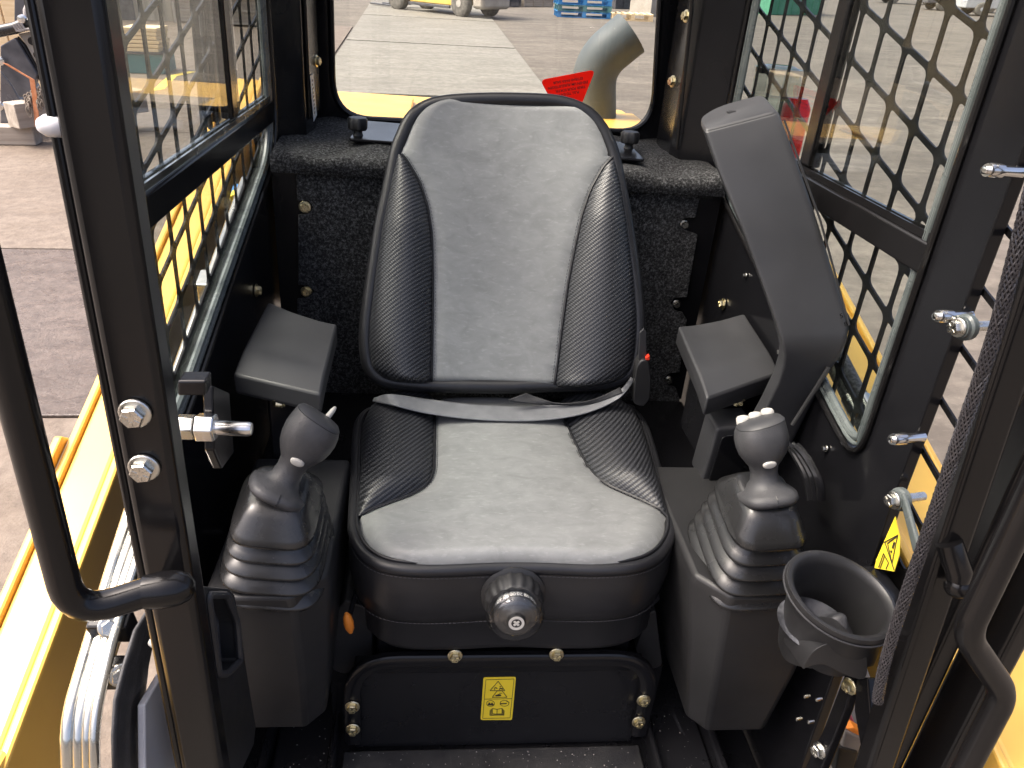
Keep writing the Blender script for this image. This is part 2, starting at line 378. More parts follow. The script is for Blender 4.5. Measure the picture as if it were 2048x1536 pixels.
# yellow lines painted on the left bays
ln = MB()
for p, q in (((345, 152), (385, 143)), ((345, 152), (318, 178)), ((318, 178), (262, 184))):
    A, B = UG(*p, .034), UG(*q, .034); dd = (B-A).normalized(); nn = V((-dd.y, dd.x, 0))*.06
    ln.add([A-nn, B-nn, B+nn, A+nn], [(0, 1, 2, 3)])
for p in ln.v: p.z = .035
ln.build('line_marking', M['lineyellow'], pv, 0, local=True)

# ================================================================== CAB
WL, WR = -.447, .452            # inner faces of the side walls
FLOOR = .655
cab = thing('loader_cab', 'black steel loader cab with glazed sides, rear window and open front', 'cab', (0, .9, FLOOR))
# floor -----------------------------------------------------------
MB().box(-.44, .445, .30, 1.72, FLOOR-.03, FLOOR-.008).build('floor_plate', M['blackscuff'], cab, bevel=.003)
MB().box(-.255, .245, .33, .857, FLOOR-.006, FLOOR).build('floor_mat', M['rubbermat'], cab, bevel=.003)
for s, xi in ((-1, -.262), (1, .252)):      # raised side channels beside the foot well
    b = MB(); b.box(min(xi, xi+s*.010), max(xi, xi+s*.010), .33, .905, FLOOR-.006, FLOOR+.045)
    b.box(min(xi+s*.011, xi+s*.10), max(xi+s*.011, xi+s*.10), .33, 1.3, FLOOR-.006, FLOOR+.022)
    b.box(min(xi+s*.103, xi+s*.118), max(xi+s*.103, xi+s*.118), .33, 1.3, FLOOR-.006, FLOOR+.045)
    b.build('floor_channel', M['blackscuff'], cab, bevel=.004)
# pan behind the seat
MB().box(-.44, .445, 1.02, 1.50, FLOOR, .98).build('seat_riser', M['black'], cab, bevel=.006)

# side walls ------------------------------------------------------
def win_low(y): return 1.285+.29*(y-.96)
def side(sx, X0, gx, yw0, yw1, yfront):
    s = 1 if sx > 0 else -1
    P = lambda y, z: V((X0, y, z))
    hole = fillet([P(yw0, 1.985), P(yw0, 1.255), P(yw0+.10, win_low(yw0+.10)), P(yw1, win_low(yw1)), P(yw1, 1.985)], [.02, .05, .05, .10, .02], 6, True)
    outer = [P(yfront, 2.06), P(yfront, 1.28), P(yfront-.012, 1.0), P(yfront-.02, FLOOR-.03), P(1.95, FLOOR-.03), P(1.95, 2.06)]
    MB().plate(outer, [hole], (s*.016, 0, 0)).build('side_wall', M['black'], cab, 0, bevel=.002)
    # rubber glazing seal round the opening: two beads
    o1 = [p+V((s*-.004, 0, 0)) for p in hole]
    MB().tube(o1, .0042, 8, closed=True).build('window_seal', M['frame'], cab)
    cen = sum(hole, V())/len(hole)
    o2 = [p+(cen-p).normalized()*.018+V((s*.006, 0, 0)) for p in hole]
    kk = [i for i, p in enumerate(o2) if p.y > yw0+.022]
    MB().tube([o2[i] for i in kk], .006, 8).build('window_seal', M['seal'], cab)
    MB().tube([p+(p-cen).normalized()*.009-V((s*.004, 0, 0)) for p in [o2[i] for i in kk]], .0035, 8).build('window_seal', M['seal'], cab)
    # horizontal bar with slide track, divider
    zb0, zb1 = 1.525, 1.563
    MB().box(min(X0-s*.004, X0+s*.030), max(X0-s*.004, X0+s*.030), yw0+.001, yw1-.001, zb0, zb1).build('window_bar', M['frame'], cab, bevel=.003)
    tr = MB()
    for k in (0, 1): tr.box(X0+s*(.002+.011*k)-.0016, X0+s*(.002+.011*k)+.0016, yw0+.004, yw1-.004, zb1+.0005, zb1+.010)
    tr.build('slide_track', M['tubezinc'] if s < 0 else M['frame'], cab)
    yd0 = 1.19 if s > 0 else 1.30
    MB().box(min(X0+s*.002, X0+s*.022), max(X0+s*.002, X0+s*.022), yd0, yd0+.036, zb1+.0105, 1.985).build('window_divider', M['frame'], cab, bevel=.003)
    # panes
    MB().box(X0+s*.0085-.0022, X0+s*.0085+.0022, yw0+.006, yw1-.02, zb1+.011, 1.982).build('window_pane', M['glass'], cab, 0)
    low = [P(yw0+.01, zb0-.001), P(yw0+.01, 1.27), P(yw0+.10, win_low(yw0+.10)+.008), P(yw1-.01, win_low(yw1)+.01), P(yw1-.01, zb0-.001)]
    MB().prism([p+V((s*.007, 0, 0)) for p in low], (s*.004, 0, 0)).build('window_pane', M['glass'], cab, 0)
    # perforated steel guard outside the glass
    dy, dz = .069, .0207; y0n, z0n = (1.108, 1.783) if s > 0 else (1.010, 1.729)
    holes = []; hw = .0038; hd = .0040
    gy0, gy1 = (.615 if s > 0 else .775), 1.66
    def glow(y): return min(win_low(max(y, .9))-.05, 1.30) if y < .8 else win_low(y)-.045
    for i in range(-11, 9):
        ya, yb = y0n+i*dy+hw, y0n+(i+1)*dy-hw
        if ya < gy0+.006 or yb > gy1-.006: continue
        for j in range(-4, 12):
            zc = z0n+i*dz-j*.069
            za0, zb_0 = zc+hw*dz/dy+hd, zc+dz-hw*dz/dy+hd
            za1, zb_1 = za0+.069-2*hd, zb_0+.069-2*hd
            if za0 < (glow(ya)+.004 if ya > .8 else 1.13) or max(za1, zb_1) > 1.995: continue
            q = [V((gx, ya, za0)), V((gx, yb, zb_0)), V((gx, yb, zb_1)), V((gx, ya, za1))]
            holes.append(fillet(q, .011, 3, True))
    go = [V((gx, gy0, 2.0)), V((gx, gy0, 1.12 if s > 0 else 1.2)), V((gx, .80, 1.12 if s > 0 else 1.2)), V((gx, .80, glow(.81))), V((gx, gy1, glow(gy1))), V((gx, gy1, 2.0))]
    MB().plate(go, holes, (s*.003, 0, 0)).build('window_guard', M['frame'], cab, 0)
side(-1, WL, WL-.022, .80, 1.60, .765)
side(1, WR, WR+.018, .828, 1.575, .744)

# front corner posts -----------------------------------------------
def post(name_x0, x1, y0, y1, z0, z1, mat='frame', nm='corner_post'):
    return MB().box(name_x0, x1, y0, y1, z0, z1).build(nm, M[mat], cab, bevel=.006, seg=3)
pl = post(-.356, -.318, .50, .528, .55, 2.05)
MB().box(-.364, -.3562, .506, .522, .55, 2.05).build('edge_seal', M['frame'], cab, bevel=.003)
xp_ = lambda z: .362+(1.38-z)*.085
MB().loft([[V((xp_(z), .545, z)), V((xp_(z)+.034, .545, z)), V((xp_(z)+.034, .575, z)), V((xp_(z), .575, z))] for z in (.55, 2.05)]).build('corner_post', M['frame'], cab, bevel=.006, seg=3)
MB().box(.440, .466, .575, .612, .55, 2.05).build('door_channel', M['frame'], cab, bevel=.006)
MB().box(.486, .512, .545, .60, .55, 2.05).build('door_channel', M['frame'], cab, bevel=.006)

# rear: felt ledge, felt panel, window frame, pillars, roof --------------
SH = 1.492      # ledge height
ny, nx = 26, 60
rows = []
def ledge_h(x, y):
    d = math.exp(-(((x+.345)/.05)**2+((y-1.535)/.05)**2))*.017+math.exp(-(((x-.345)/.05)**2+((y-1.55)/.05)**2))*.019
    return SH-d+.0025*math.sin(x*31+y*17)+.002*math.sin(x*67-y*40)
for j in range(ny+1):
    t = j/ny
    row = []
    for i in range(nx+1):
        x = -.435+.875*i/nx
        if t < .3:
            u = t/.3; z = 1.452+(ledge_h(x, 1.49)-1.452)*u; y = 1.482-.006*math.sin(u*PI)+.004*math.sin(x*24)*u
            if u > .8: y += .004*(u-.8)/.2
        else:
            u = (t-.3)/.7; y = 1.486+.004*math.sin(x*24)+.40*u; z = ledge_h(x, y)-.010*math.exp(-u*30)
        row.append((x, y, z))
    rows.append(row)
MB().grid(rows).build('felt_ledge', M['carpet'], cab, 60)
MB().box(-.435, .44, 1.488, 1.50, 1.45, 1.455).build('ledge_lip', M['carpet'], cab, bevel=.002)
# felt panel with bites round the bolts
fy = 1.497
L = [(592, 345), (594, 402), (617, 402), (626, 415), (617, 428), (596, 430), (596, 571), (615, 571), (628, 583), (615, 596), (594, 598), (594, 800), (600, 830)]
Rr = [(1345, 838), (1360, 800), (1352, 776), (1338, 770), (1328, 758), (1338, 747), (1360, 745), (1374, 640), (1366, 626), (1350, 621), (1342, 606), (1350, 596), (1375, 594), (1396, 470), (1370, 460), (1358, 449), (1368, 437), (1392, 435), (1404, 375)]
fp = [UY(x, y, fy) for x, y in L]+[UY(x, y, fy) for x, y in Rr]
MB().plate(fp, [], (0, .008, 0)).build('felt_panel', M['carpet'], cab, 30, bevel=.002)
MB().box(-.44, .445, 1.508, 1.52, .98, 1.450).build('rear_bulkhead', M['black'], cab)
# rear window frame
YW = 1.86
ho = [UY(x, y, YW) for x, y in ((650, -420), (667, 235), (1303, 266), (1360, -420))]
ho = fillet(ho, [.02, .085, .085, .02], 9, True)
zt = min(p.z for p in (ho[0], ho[-1]))
for p in ho: p.z = min(p.z, 1.99)
MB().plate([(-.446, YW, 1.46), (.451, YW, 1.46), (.451, YW, 2.06), (-.446, YW, 2.06)], [ho], (0, .03, 0)).build('rear_window_frame', M['black'], cab, 0, bevel=.003)
MB().tube(ho, .007, 8, closed=True).build('window_seal', M['black'], cab)
MB().box(-.42, .42, YW+.012, YW+.017, 1.465, 2.04).build('rear_window_pane', M['rearglass'], cab, 0)
# pillars standing on the ledge
pLa, pLb = UZ(566, 262, SH), UZ(612, 273, SH)
b = MB(); yL = pLb.y
b.prism(fillet([(WL+.001, yL+.02, SH-.02), (WL+.001, yL-.03, SH-.02), (pLb.x-.012, yL, SH-.02), (pLb.x, yL+.01, SH-.02), (pLb.x, yL+.14, SH-.02), (WL+.001, yL+.14, SH-.02)], .004, 3, True), (0, 0, .57))
b.build('rear_pillar', M['black'], cab, 30)
MB().box(pLb.x+.001, pLb.x+.008, yL+.03, yL+.16, SH+.03, 2.05).build('pillar_trim', M['frame'], cab, bevel=.002)
xr0 = UY(1352, 290, 1.62).x; xr1 = UY(1425, 300, 1.62).x
b = MB(); b.prism(fillet([(WR-.001, 1.60, SH-.03), (WR-.001, 1.83, SH-.03), (xr0+.015, 1.83, SH-.03), (xr0, 1.66, SH-.03), (xr0+.012, 1.63, SH-.03), (xr1+.02, 1.60, SH-.03)], .004, 3, True), (0, 0, .59))
b.build('rear_pillar', M['black'], cab, 30)
MB().tube([UY(1353, 298, 1.60), UY(1383, 20, 1.60), UY(1386, -60, 1.60)], .0042, 8).build('wire_conduit', M['frame'], cab)
# unseen roof, its skylight added to let more light onto the seat
MB().plate([(-.46, .50, 2.062), (.50, .50, 2.062), (.50, 1.95, 2.062), (-.46, 1.95, 2.062)], [[(-.36, .62, 2.062), (.38, .62, 2.062), (.38, 1.55, 2.062), (-.36, 1.55, 2.062)]], (0, 0, .03)).build('roof', M['black'], cab, 0, bevel=.004)
MB().box(-.37, .39, .61, 1.56, 2.094, 2.099).build('added_skylight_pane', M['rearglass'], cab, 0)

# bolts -----------------------------------------------------------
def hexbolt_mesh(name, r, h, fl, mat, marks=False):
    b = MB(); b.lathe([(fl, 0), (fl, h*.18), (fl*.93, h*.26), (r*1.04, h*.30)], (0, 0, 0), (0, 0, 1), 20)
    b.lathe([(r, h*.26), (r, h*.88), (r*.90, h), (r*.5, h)], (0, 0, 0), (0, 0, 1), 6)
    if marks:
        for k in range(6):
            a = k*PI/3+.2; b.obox((math.cos(a)*r*.5, math.sin(a)*r*.5, h*1.0), (math.cos(a)*r*.24, math.sin(a)*r*.24, 0), (-math.sin(a)*r*.05, math.cos(a)*r*.05, 0), (0, 0, h*.05))
    o = b.build(name, mat, None, 30, bevel=0); me = o.data; bpy.data.objects.remove(o); return me
BOLT_S = hexbolt_mesh('bolt', .0085, .009, .012, M['brass'], True)
BOLT_M = hexbolt_mesh('bolt', .0095, .010, .0135, M['brass'], True)
BOLT_Z = hexbolt_mesh('bolt', .0092, .011, .0125, M['steel'], True)
BOLT_T = hexbolt_mesh('bolt', .004, .006, .005, M['steel'])
def bolt(me, p, n, parent, nm='bolt', rx=None): return inst(me, parent, frame(p, n, rx), nm)
for px, py in ((610, 414), (613, 583)): bolt(BOLT_S, UY(px, py, fy+.010), (0, -1, .05), cab)
for px, py in ((1368, 448), (1352, 607), (1337, 759)): bolt(BOLT_T, UY(px, py, fy+.008), (0, -1, 0), cab).scale *= 1.8
bolt(BOLT_S, UX(1447, 608, WR-.002), (-1, 0, 0), cab); bolt(BOLT_S, UX(512, 581, WL+.002), (1, 0, 0), cab)
for px, py in ((1492, 551), (1562, 704), (1653, 897)): bolt(BOLT_T, UX(px, py, WR-.002), (-1, 0, 0), cab)
bolt(BOLT_S, UX(632, 122, pLb.x+.009), (1, -.2, 0), cab)
for px, py in ((1373, 32), (1346, 163)): bolt(BOLT_S, UX(px, py, xr0-.002), (-1, -.3, 0), cab)
# bolts through the left post
for px, py in ((271, 825), (289, 934)): bolt(BOLT_Z, UY(px, py, .499), (0, -1, 0), cab, rx=(1, 0, .4)).scale *= .92
bolt(BOLT_Z, UY(232, 832, .53), (-1, -.1, 0), cab, 'bolt_end').scale *= .5
MB().lathe([(.004, -.01), (.0065, -.006), (.0075, 0), (.0065, .006), (.003, .009)], UY(112, 252, .51), (1, 0, 0), 16).build('bump_stop', M['whitep'], cab, 60)
# door-stop brackets and rubber-cased studs on the right guard
STUD = MB().lathe([(.0055, -.03), (.0055, 0), (.0075, 0), (.0075, .016), (.0065, .018), (.004, .018), (.004, .022), (.0025, .0225)], (0, 0, 0), (0, 0, 1), 14).build('stud', M['chrome'], None, 30)
SM = STUD.data; bpy.data.objects.remove(STUD)
for px, py in ((2000, 342), (1900, 632), (1808, 877)): inst(SM, cab, frame(UX(px, py, .428), (-1, -.25, .05)), 'stud')
for px, py in ((1917, 655), (1788, 1000)):
    p = UX(px, py, .432); bolt(BOLT_Z, p, (-1, -.2, 0), cab).scale *= .85
    MB().lathe([(.012, 0), (.012, .004), (.0145, .006), (.0145, .012), (.012, .014)], p+V((.001, 0, 0)), (1, .2, 0), 18).build('washer', M['seal'], cab)
    MB().lathe([(.0055, 0), (.0055, .03)], p+V((.014, .003, 0)), (1, .2, 0), 12).build('bolt_shank', M['steel'], cab)
# diagonal steel strap below the right stud
q = [UX(1795, 985, .436), UX(1805, 985, .436), UX(1838, 1100, .436), UX(1825, 1105, .436)]
MB().prism(q, (.006, 0, 0)).build('gusset_strap', M['seal'], cab, 0, bevel=.002)
# latch bracket, striker pin and nut inside the left post
q = [UX(x, y, -.352) for x, y in ((405, 770), (440, 785), (450, 905), (425, 938), (408, 900))]
MB().prism(q, (.010, 0, 0)).build('latch_plate', M['frame'], cab, 0, bevel=.002)
q = [UY(x, y, .63) for x, y in ((355, 762), (412, 762), (412, 792), (355, 792))]
MB().prism(q, (0, .02, 0)).build('latch_arm', M['black'], cab, 0, bevel=.002)
sp = UX(420, 855, -.342)
b = MB(); b.lathe([(.0145, -.012), (.0145, .004), (.013, .006)], sp, (1, -.03, 0), 6); b.build('nut', M['chrome'], cab, 20, bevel=.001)
MB().lathe([(.0075, .004), (.0075, .036), (.006, .040), (.0025, .0405)], sp, (1, -.03, 0), 18).build('striker_pin', M['chrome'], cab, 40)
b = MB(); b.lathe([(.013, -.030), (.013, -.014)], sp, (1, 0, 0), 6); b.build('nut', M['tubezinc'], cab, 20, bevel=.001)
# labels ------------------------------------------------------------
def text_mesh(txt, size):
    c = bpy.data.curves.new('t', 'FONT'); c.body = txt; c.size = size; c.align_x = 'CENTER'; c.align_y = 'CENTER'; c.extrude = .0001; c.offset = size*.018
    o = bpy.data.objects.new('t', c); COL.objects.link(o); dg = bpy.context.evaluated_depsgraph_get(); dg.update()
    me = bpy.data.meshes.new_from_object(o.evaluated_get(dg)); bpy.data.objects.remove(o); bpy.data.curves.remove(c); return me
def put_text(mb, txt, size, Mx):
    me = text_mesh(txt, size); mb.add([Mx @ v.co for v in me.vertices], [tuple(p.vertices) for p in me.polygons]); bpy.data.meshes.remove(me)
# red pull tag on the rear glass, hanging upside down
YT = YW-.004
tg = fillet([UY(x, y, YT) for x, y in ((1080, 160), (1191, 139), (1164, 207), (1100, 196))], [.014, .014, .008, .008], 6, True)
tago = MB().prism(tg, (0, .001, 0)).build('exit_tag', M['redfilm'], cab, 0); tag(tago, 'red pull tag on the rear glass printed upside down in three languages')
A, B = UY(1086, 160, YT-.001), UY(1189, 143, YT-.001)
ex = -(B-A).normalized(); ez = V((0, -1, 0)); ey = ez.cross(ex)
tx = MB()
for txt, (px, py), sz in (('ESTIRAR PARA SALIR', (1136, 161), .0125), ('ZIEHEN UM AUSZUSTEIGEN', (1136, 170), .0125), ('TIRER POUR SORTIR', (1141, 178), .0125), ('PULL TO EXIT', (1138, 187), .0125)):
    c0 = UY(px, py, YT-.001); put_text(tx, txt, sz*.60, frame(c0, ez, ex))
tx.build('lettering', M['decalink'], tago, 0)
# white service label on the left pillar
xw = pLb.x+.0095
q = [UX(x, y, xw) for x, y in ((620, 152), (626, 147), (633, 230), (627, 243))]
wl = MB().prism(q, (.0008, 0, 0)).build('service_label', M['white'], cab, 0); tag(wl, 'narrow white printed label on the rear left pillar')
pb = MB()
for k in range(9):
    t = .12+.09*k; p0 = q[0]+(q[3]-q[0])*t+V((.0015, 0, 0)); p1 = q[1]+(q[2]-q[1])*t+V((.0015, 0, 0))
    a0 = p0+(p1-p0)*.25; a1 = p0+(p1-p0)*(.45+.3*random.random()); pb.obox((a0+a1)/2, (a1-a0)/2, (0, 0, .0018), (.0002, 0, 0))
pb.build('print', M['decalink'], wl, 0)
# yellow warning decal on the right wall
xw = WR-.002
q = [UX(x, y, xw) for x, y in ((1790, 1033), (1799, 1075), (1798, 1110), (1788, 1143), (1749, 1136), (1752, 1120))]
dl_ = MB().prism(q, (.001, 0, 0)).build('warning_decal', M['decal'], cab, 0); tag(dl_, 'yellow warning decal with exclamation triangle on the right wall')
def line(mb, a, b, w, n):
    a, b, n = V(a), V(b), V(n).normalized(); d = (b-a); s_ = n.cross(d).normalized()*w
    mb.obox((a+b)/2, d/2, s_, n*.0002)
pk = MB(); W_ = lambda x, y: UX(x, y, xw-.0006); nx_ = (-1, 0, 0)
for p, q2 in (((1775, 1087), (1795, 1072)), ((1795, 1072), (1784, 1126)), ((1784, 1126), (1775, 1087)), ((1770, 1085), (1788, 1140)), ((1757, 1135), (1767, 1107)), ((1767, 1107), (1777, 1126)), ((1777, 1126), (1772, 1138)), ((1760, 1137), (1770, 1110)), ((1768, 1085), (1796, 1070))):
    line(pk, W_(*p), W_(*q2), .0007, nx_)
line(pk, W_(1789, 1084), W_(1785, 1097), .0017, nx_); line(pk, W_(1783, 1101), W_(1782, 1105), .0015, nx_)
pk.build('pictogram', M['decalink'], dl_, 0)

# ================================================================== GRAB HANDLES
hl = thing('grab_handle', 'black bent tube grab handle outside the left door post', 'grab handle', UY(60, 1200, .44), 'grab handles on the door posts')
yh = .44
pts = [UY(58, 896, yh)+V((0, 0, .62)), UY(58, 896, yh), UY(142, 1232, yh), UY(330, 1172, yh+.02), UY(345, 1168, .505)]
pts[2].x = pts[1].x; pts[0].x = pts[1].x
MB().tube(fillet(pts, [0, 0, .035, .012, 0], 7), .0112, 18).build('tube', M['frame'], hl, 50)
MB().lathe([(.0125, -.012), (.0140, 0), (.0135, .012), (.010, .020), (.004, .024)], UY(322, 1180, yh+.018), (1, .2, 0), 16).build('weld_elbow', M['frame'], hl, 60)
hr = thing('grab_handle', 'black cranked tube grab handle outside the right door post', 'grab handle', UY(1960, 1300, .47), 'grab handles on the door posts')
yh = .47
up0 = UY(2010, 1086, yh); up1 = UY(1936, 1268, yh)
up1.x = up0.x = (up0.x+up1.x)/2
lo0 = UY(2002, 1385, yh); lo1 = UY(1985, 1440, yh); lo0.x += .004
pts = [up0+V((0, 0, .5)), up1, lo0, V((lo0.x+.004, yh, lo0.z-.30))]
MB().tube(fillet(pts, [0, .022, .022, 0], 7), .0125, 18).build('tube', M['frame'], hr, 50)
kn = UY(1915, 1160, .53)
MB().tube([UY(1898, 1085, .545), kn+V((0, .002, .008)), kn], [.0125, .0125, .011], 14).build('standoff', M['frame'], hr, 50)
MB().lathe([(.012, -.006), (.0135, 0), (.012, .006), (.006, .011), (.002, .012)], UY(1917, 1172, .53), (.1, -.7, -.6), 14).build('weld_boss', M['frame'], hr, 60)

# ================================================================== OPERATOR SEAT
seat = thing('operator_seat', 'grey and black vinyl operator seat in the middle of the cab', 'seat', (0, .95, FLOOR))
def upholstery(px_left, px_right, px_cl, px_cr, P0, D, Nn, depth, names, bols, crown, inset=.010, rows=72, warp=None, edgeR=.018, vin=.0145):
    """row-built padded panel: grey middle, two raised woven bolsters"""
    D = V(D).normalized(); Nn = V(Nn).normalized(); P0 = V(P0)
    def tab(pl):
        o = []
        for x, y in pl:
            p = hit(x, y, P0, Nn); o.append(((p-P0).dot(D), p.x))
        return o
    TL, TR, CL, CR = [sorted(tab(t)) for t in (px_left, px_right, px_cl, px_cr)]
    v0 = max(TL[0][0], TR[0][0]); v1 = min(TL[-1][0], TR[-1][0])
    va, vb = v0+vin, v1-vin
    vs = [va+(vb-va)*(.5-.5*math.cos(PI*k/rows)) for k in range(rows+1)]
    smooth = lambda T, v: sum(lerp_tab(T, v+e) for e in (-.004, 0, .004))/3
    def H(x, v, xl, xr, cl, c_r):
        de = max(min(x-xl, xr-x, (v-va)*1.2, (vb-v)*1.2), 0)
        h = 0
        if de < edgeR: h -= edgeR*(1-math.sqrt(max(0, 1-(1-de/edgeR)**2)))
        if x < cl and cl-xl > .004:
            s = (x-xl)/(cl-xl); B = bols*min(1, (cl-xl)/.09); h += B*max(0, math.sin(PI*min(max(s, 0)*.98, 1)))**.75
        elif x > c_r and xr-c_r > .004:
            s = (xr-x)/(xr-c_r); B = bols*min(1, (xr-c_r)/.09); h += B*max(0, math.sin(PI*min(max(s, 0)*.98, 1)))**.75
        else:
            d2 = min(x-cl, c_r-x); h += .007*(1-math.exp(-max(d2, 0)/.008))+crown*4*max(0, (x-cl)*(c_r-x))/max((c_r-cl)**2, 1e-6)
        return h
    mid, lb, rb = [], [], []; seamL, seamR = [], []
    for v in vs:
        xl, xr = smooth(TL, v)+inset, smooth(TR, v)-inset
        for e_ in (vb-v, v-va):
            if e_ < .035: sh = .030*(1-math.sqrt(max(0, 1-(1-e_/.035)**2))); xl += sh; xr -= sh
        if xl > xr: xl = xr = (xl+xr)/2
        cl, c_r = max(smooth(CL, v), xl), min(smooth(CR, v), xr)
        if v < CL[0][0]-1e-6: pass
        if cl > c_r: cl = c_r = (cl+c_r)/2
        def pt(x):
            vv = v+(warp(x, v) if warp else 0)
            return P0+D*vv+V((x-P0.x, 0, 0))+Nn*H(x, v, xl, xr, cl, c_r)
        mid.append([pt(cl+(c_r-cl)*k/18) for k in range(19)])
        if cl-xl > .0035: lb.append([pt(xl+(cl-xl)*k/12) for k in range(13)]); seamL.append(pt(cl)+Nn*.0035)
        if xr-c_r > .0035: rb.append([pt(c_r+(xr-c_r)*k/12) for k in range(13)]); seamR.append(pt(c_r)+Nn*.0035)
    # close the bolsters to the seam ends
    p_ = MB().grid(mid).build(names[0], M['seatgrey'], seat, 80)
    for r in (lb, rb):
        MB().grid(r).build(names[1], M['carbon'], seat, 80)
    return p_, seamL, seamR, (P0, D, Nn)
def stitches(path, off, step, length, r):
    """short thread dashes along a path"""
    b = MB(); acc = 0
    for a, c in zip(path, path[1:]):
        d = c-a; L = d.length
        if L < 1e-6: continue
        d /= L; t = -acc
        while t+step < L:
            t += step
            p = a+d*t+off; q = off.normalized(); b.obox(p, d*length/2, q.cross(d).normalized()*r, q*r*.7)
        acc = L-t if t > 0 else acc+L
    return b
# ---- backrest
BP, BD = V((0, 1.19, 1.10)), V((0, .26, .51)).normalized(); BN = V((0, -.51, .26)).normalized()
bl = [(1000, 181), (930, 183), (880, 188), (850, 196), (825, 211), (808, 232), (797, 255), (783, 290), (765, 370), (748, 450), (733, 550), (722, 640), (720, 690), (726, 735), (742, 760), (765, 772), (800, 778), (863, 783), (1000, 787)]
br = [(1000, 181), (1075, 183), (1120, 187), (1160, 198), (1190, 215), (1212, 240), (1228, 268), (1240, 300), (1256, 370), (1270, 450), (1285, 560), (1291, 640), (1289, 690), (1282, 735), (1268, 758), (1240, 772), (1200, 779), (1105, 783), (1000, 787)]
cl = [(760, 181), (770, 255), (785, 288), (812, 318), (840, 365), (856, 415), (864, 470), (866, 560), (865, 660), (863, 787)]
cr_ = [(1270, 181), (1250, 270), (1236, 303), (1205, 335), (1180, 380), (1163, 430), (1150, 490), (1136, 560), (1122, 660), (1106, 787)]
_, sL, sR, _ = upholstery(bl, br, cl, cr_, BP, BD, BN, .1, ('back_panel', 'back_bolster'), .034, -.012)
MB().tube(sL, .0022, 6).build('seam_piping', M['vinyl'], seat); MB().tube(sR, .0022, 6).build('seam_piping', M['vinyl'], seat)
ob = [hit(x, y, BP, BN) for x, y in bl[::-1]]+[hit(x, y, BP, BN) for x, y in br[1:-1]]
ob = cr(ob, 4, True); cb = sum(ob, V())/len(ob)
inw = lambda ring, d: [p+(cb-p).normalized()*d for p in ring]
MB().tube([p-BN*.013 for p in inw(ob, .012)], .0132, 10, closed=True).build('edge_roll', M['vinyl'], seat, 80)
MB().tube([p-BN*.006 for p in inw(ob, .0155)], .0028, 6, closed=True).build('edge_piping', M['vinyl'], seat, 80)
MB().loft([[p-BN*.012 for p in inw(ob, .006)], [p-BN*.05 for p in inw(ob, .002)], [p-BN*.085 for p in inw(ob, .01)], [p-BN*.105 for p in inw(ob, .04)]], False, True).build('back_shell', M['vinyl'], seat, 60)
st = stitches([p-BN*.004 for p in inw(ob, .009)], BN*.003, .0062, .0038, .0005)
st.add(*(lambda z: (z.v, z.f))(stitches([p+V((.005, 0, 0)) for p in sL], BN*.001, .0062, .0038, .0005)))
st.add(*(lambda z: (z.v, z.f))(stitches([p+V((-.005, 0, 0)) for p in sR], BN*.001, .0062, .0038, .0005)))
tag(st.build('stitching', M['darksteel'], seat, 0), kind='stuff')
# ---- cushion
CP, CD, CN = V((0, .80, 1.10)), V((0, 1, 0)), V((0, 0, 1))
kl = [(1030, 1136), (900, 1135), (820, 1131), (770, 1123), (735, 1108), (712, 1085), (700, 1055), (698, 1030), (702, 950), (706, 880), (711, 840), (722, 818), (745, 806), (800, 800), (1000, 797)]
kr = [(1030, 1136), (1150, 1135), (1230, 1131), (1285, 1122), (1322, 1105), (1344, 1078), (1353, 1050), (1349, 1020), (1336, 970), (1320, 915), (1304, 865), (1290, 832), (1270, 810), (1240, 801), (1000, 797)]
kcl = [(690, 1136), (690, 1046), (705, 1037), (760, 1015), (820, 994), (848, 978), (862, 961), (868, 940), (869, 900), (870, 835), (872, 797)]
kcr = [(1362, 1136), (1360, 1043), (1350, 1036), (1275, 1000), (1215, 974), (1190, 955), (1172, 932), (1150, 890), (1128, 840), (1112, 797)]
dip = lambda x, v: (.010*math.exp(-(x/.11)**2))*max(0, 1-v/.10)
_, sL, sR, _ = upholstery(kl, kr, kcl, kcr, CP, CD, CN, .1, ('cushion_panel', 'cushion_bolster'), .030, .006, inset=.008, warp=dip, edgeR=.020, vin=.007)
MB().tube(sL, .0022, 6).build('seam_piping', M['vinyl'], seat); MB().tube(sR, .0022, 6).build('seam_piping', M['vinyl'], seat)
oc = [hit(x, y, CP, CN) for x, y in kl[::-1]]+[hit(x, y, CP, CN) for x, y in kr[1:-1]]
oc = cr(oc, 4, True)
for p in oc: p.y += dip(p.x, p.y-CP.y)
cb = sum(oc, V())/len(oc)
MB().tube([p-CN*.014 for p in inw(oc, .007)], .0095, 10, closed=True).build('edge_roll', M['vinyl'], seat, 80)
MB().tube([p-CN*.004 for p in inw(oc, .012)], .0025, 6, closed=True).build('edge_piping', M['vinyl'], seat, 80)
MB().loft([[p-CN*.012 for p in inw(oc, .004)], [p-CN*.03 for p in inw(oc, -.001)], [p-CN*.075 for p in inw(oc, -.002)], [p-CN*.105 for p in inw(oc, .003)], [p-CN*.113 for p in inw(oc, .010)]], False, True).build('cushion_skirt', M['vinyl'], seat, 60)
b = stitches([p-CN*.022 for p in inw(oc, -.0012)], V((0, -.001, 0)), .0062, .0040, .0005)
b.add(*(lambda z: (z.v, z.f))(stitches([p-CN*.106 for p in inw(oc, .0015)], V((0, -.0014, 0)), .0062, .0040, .0005)))
b.add(*(lambda z: (z.v, z.f))(stitches([p+V((.005, -.001, 0)) for p in sL], CN*.001, .0062, .0038, .0005)))
b.add(*(lambda z: (z.v, z.f))(stitches([p+V((-.005, -.001, 0)) for p in sR], CN*.001, .0062, .0038, .0005)))
tag(b.build('stitching', M['darksteel'], seat, 0), kind='stuff')
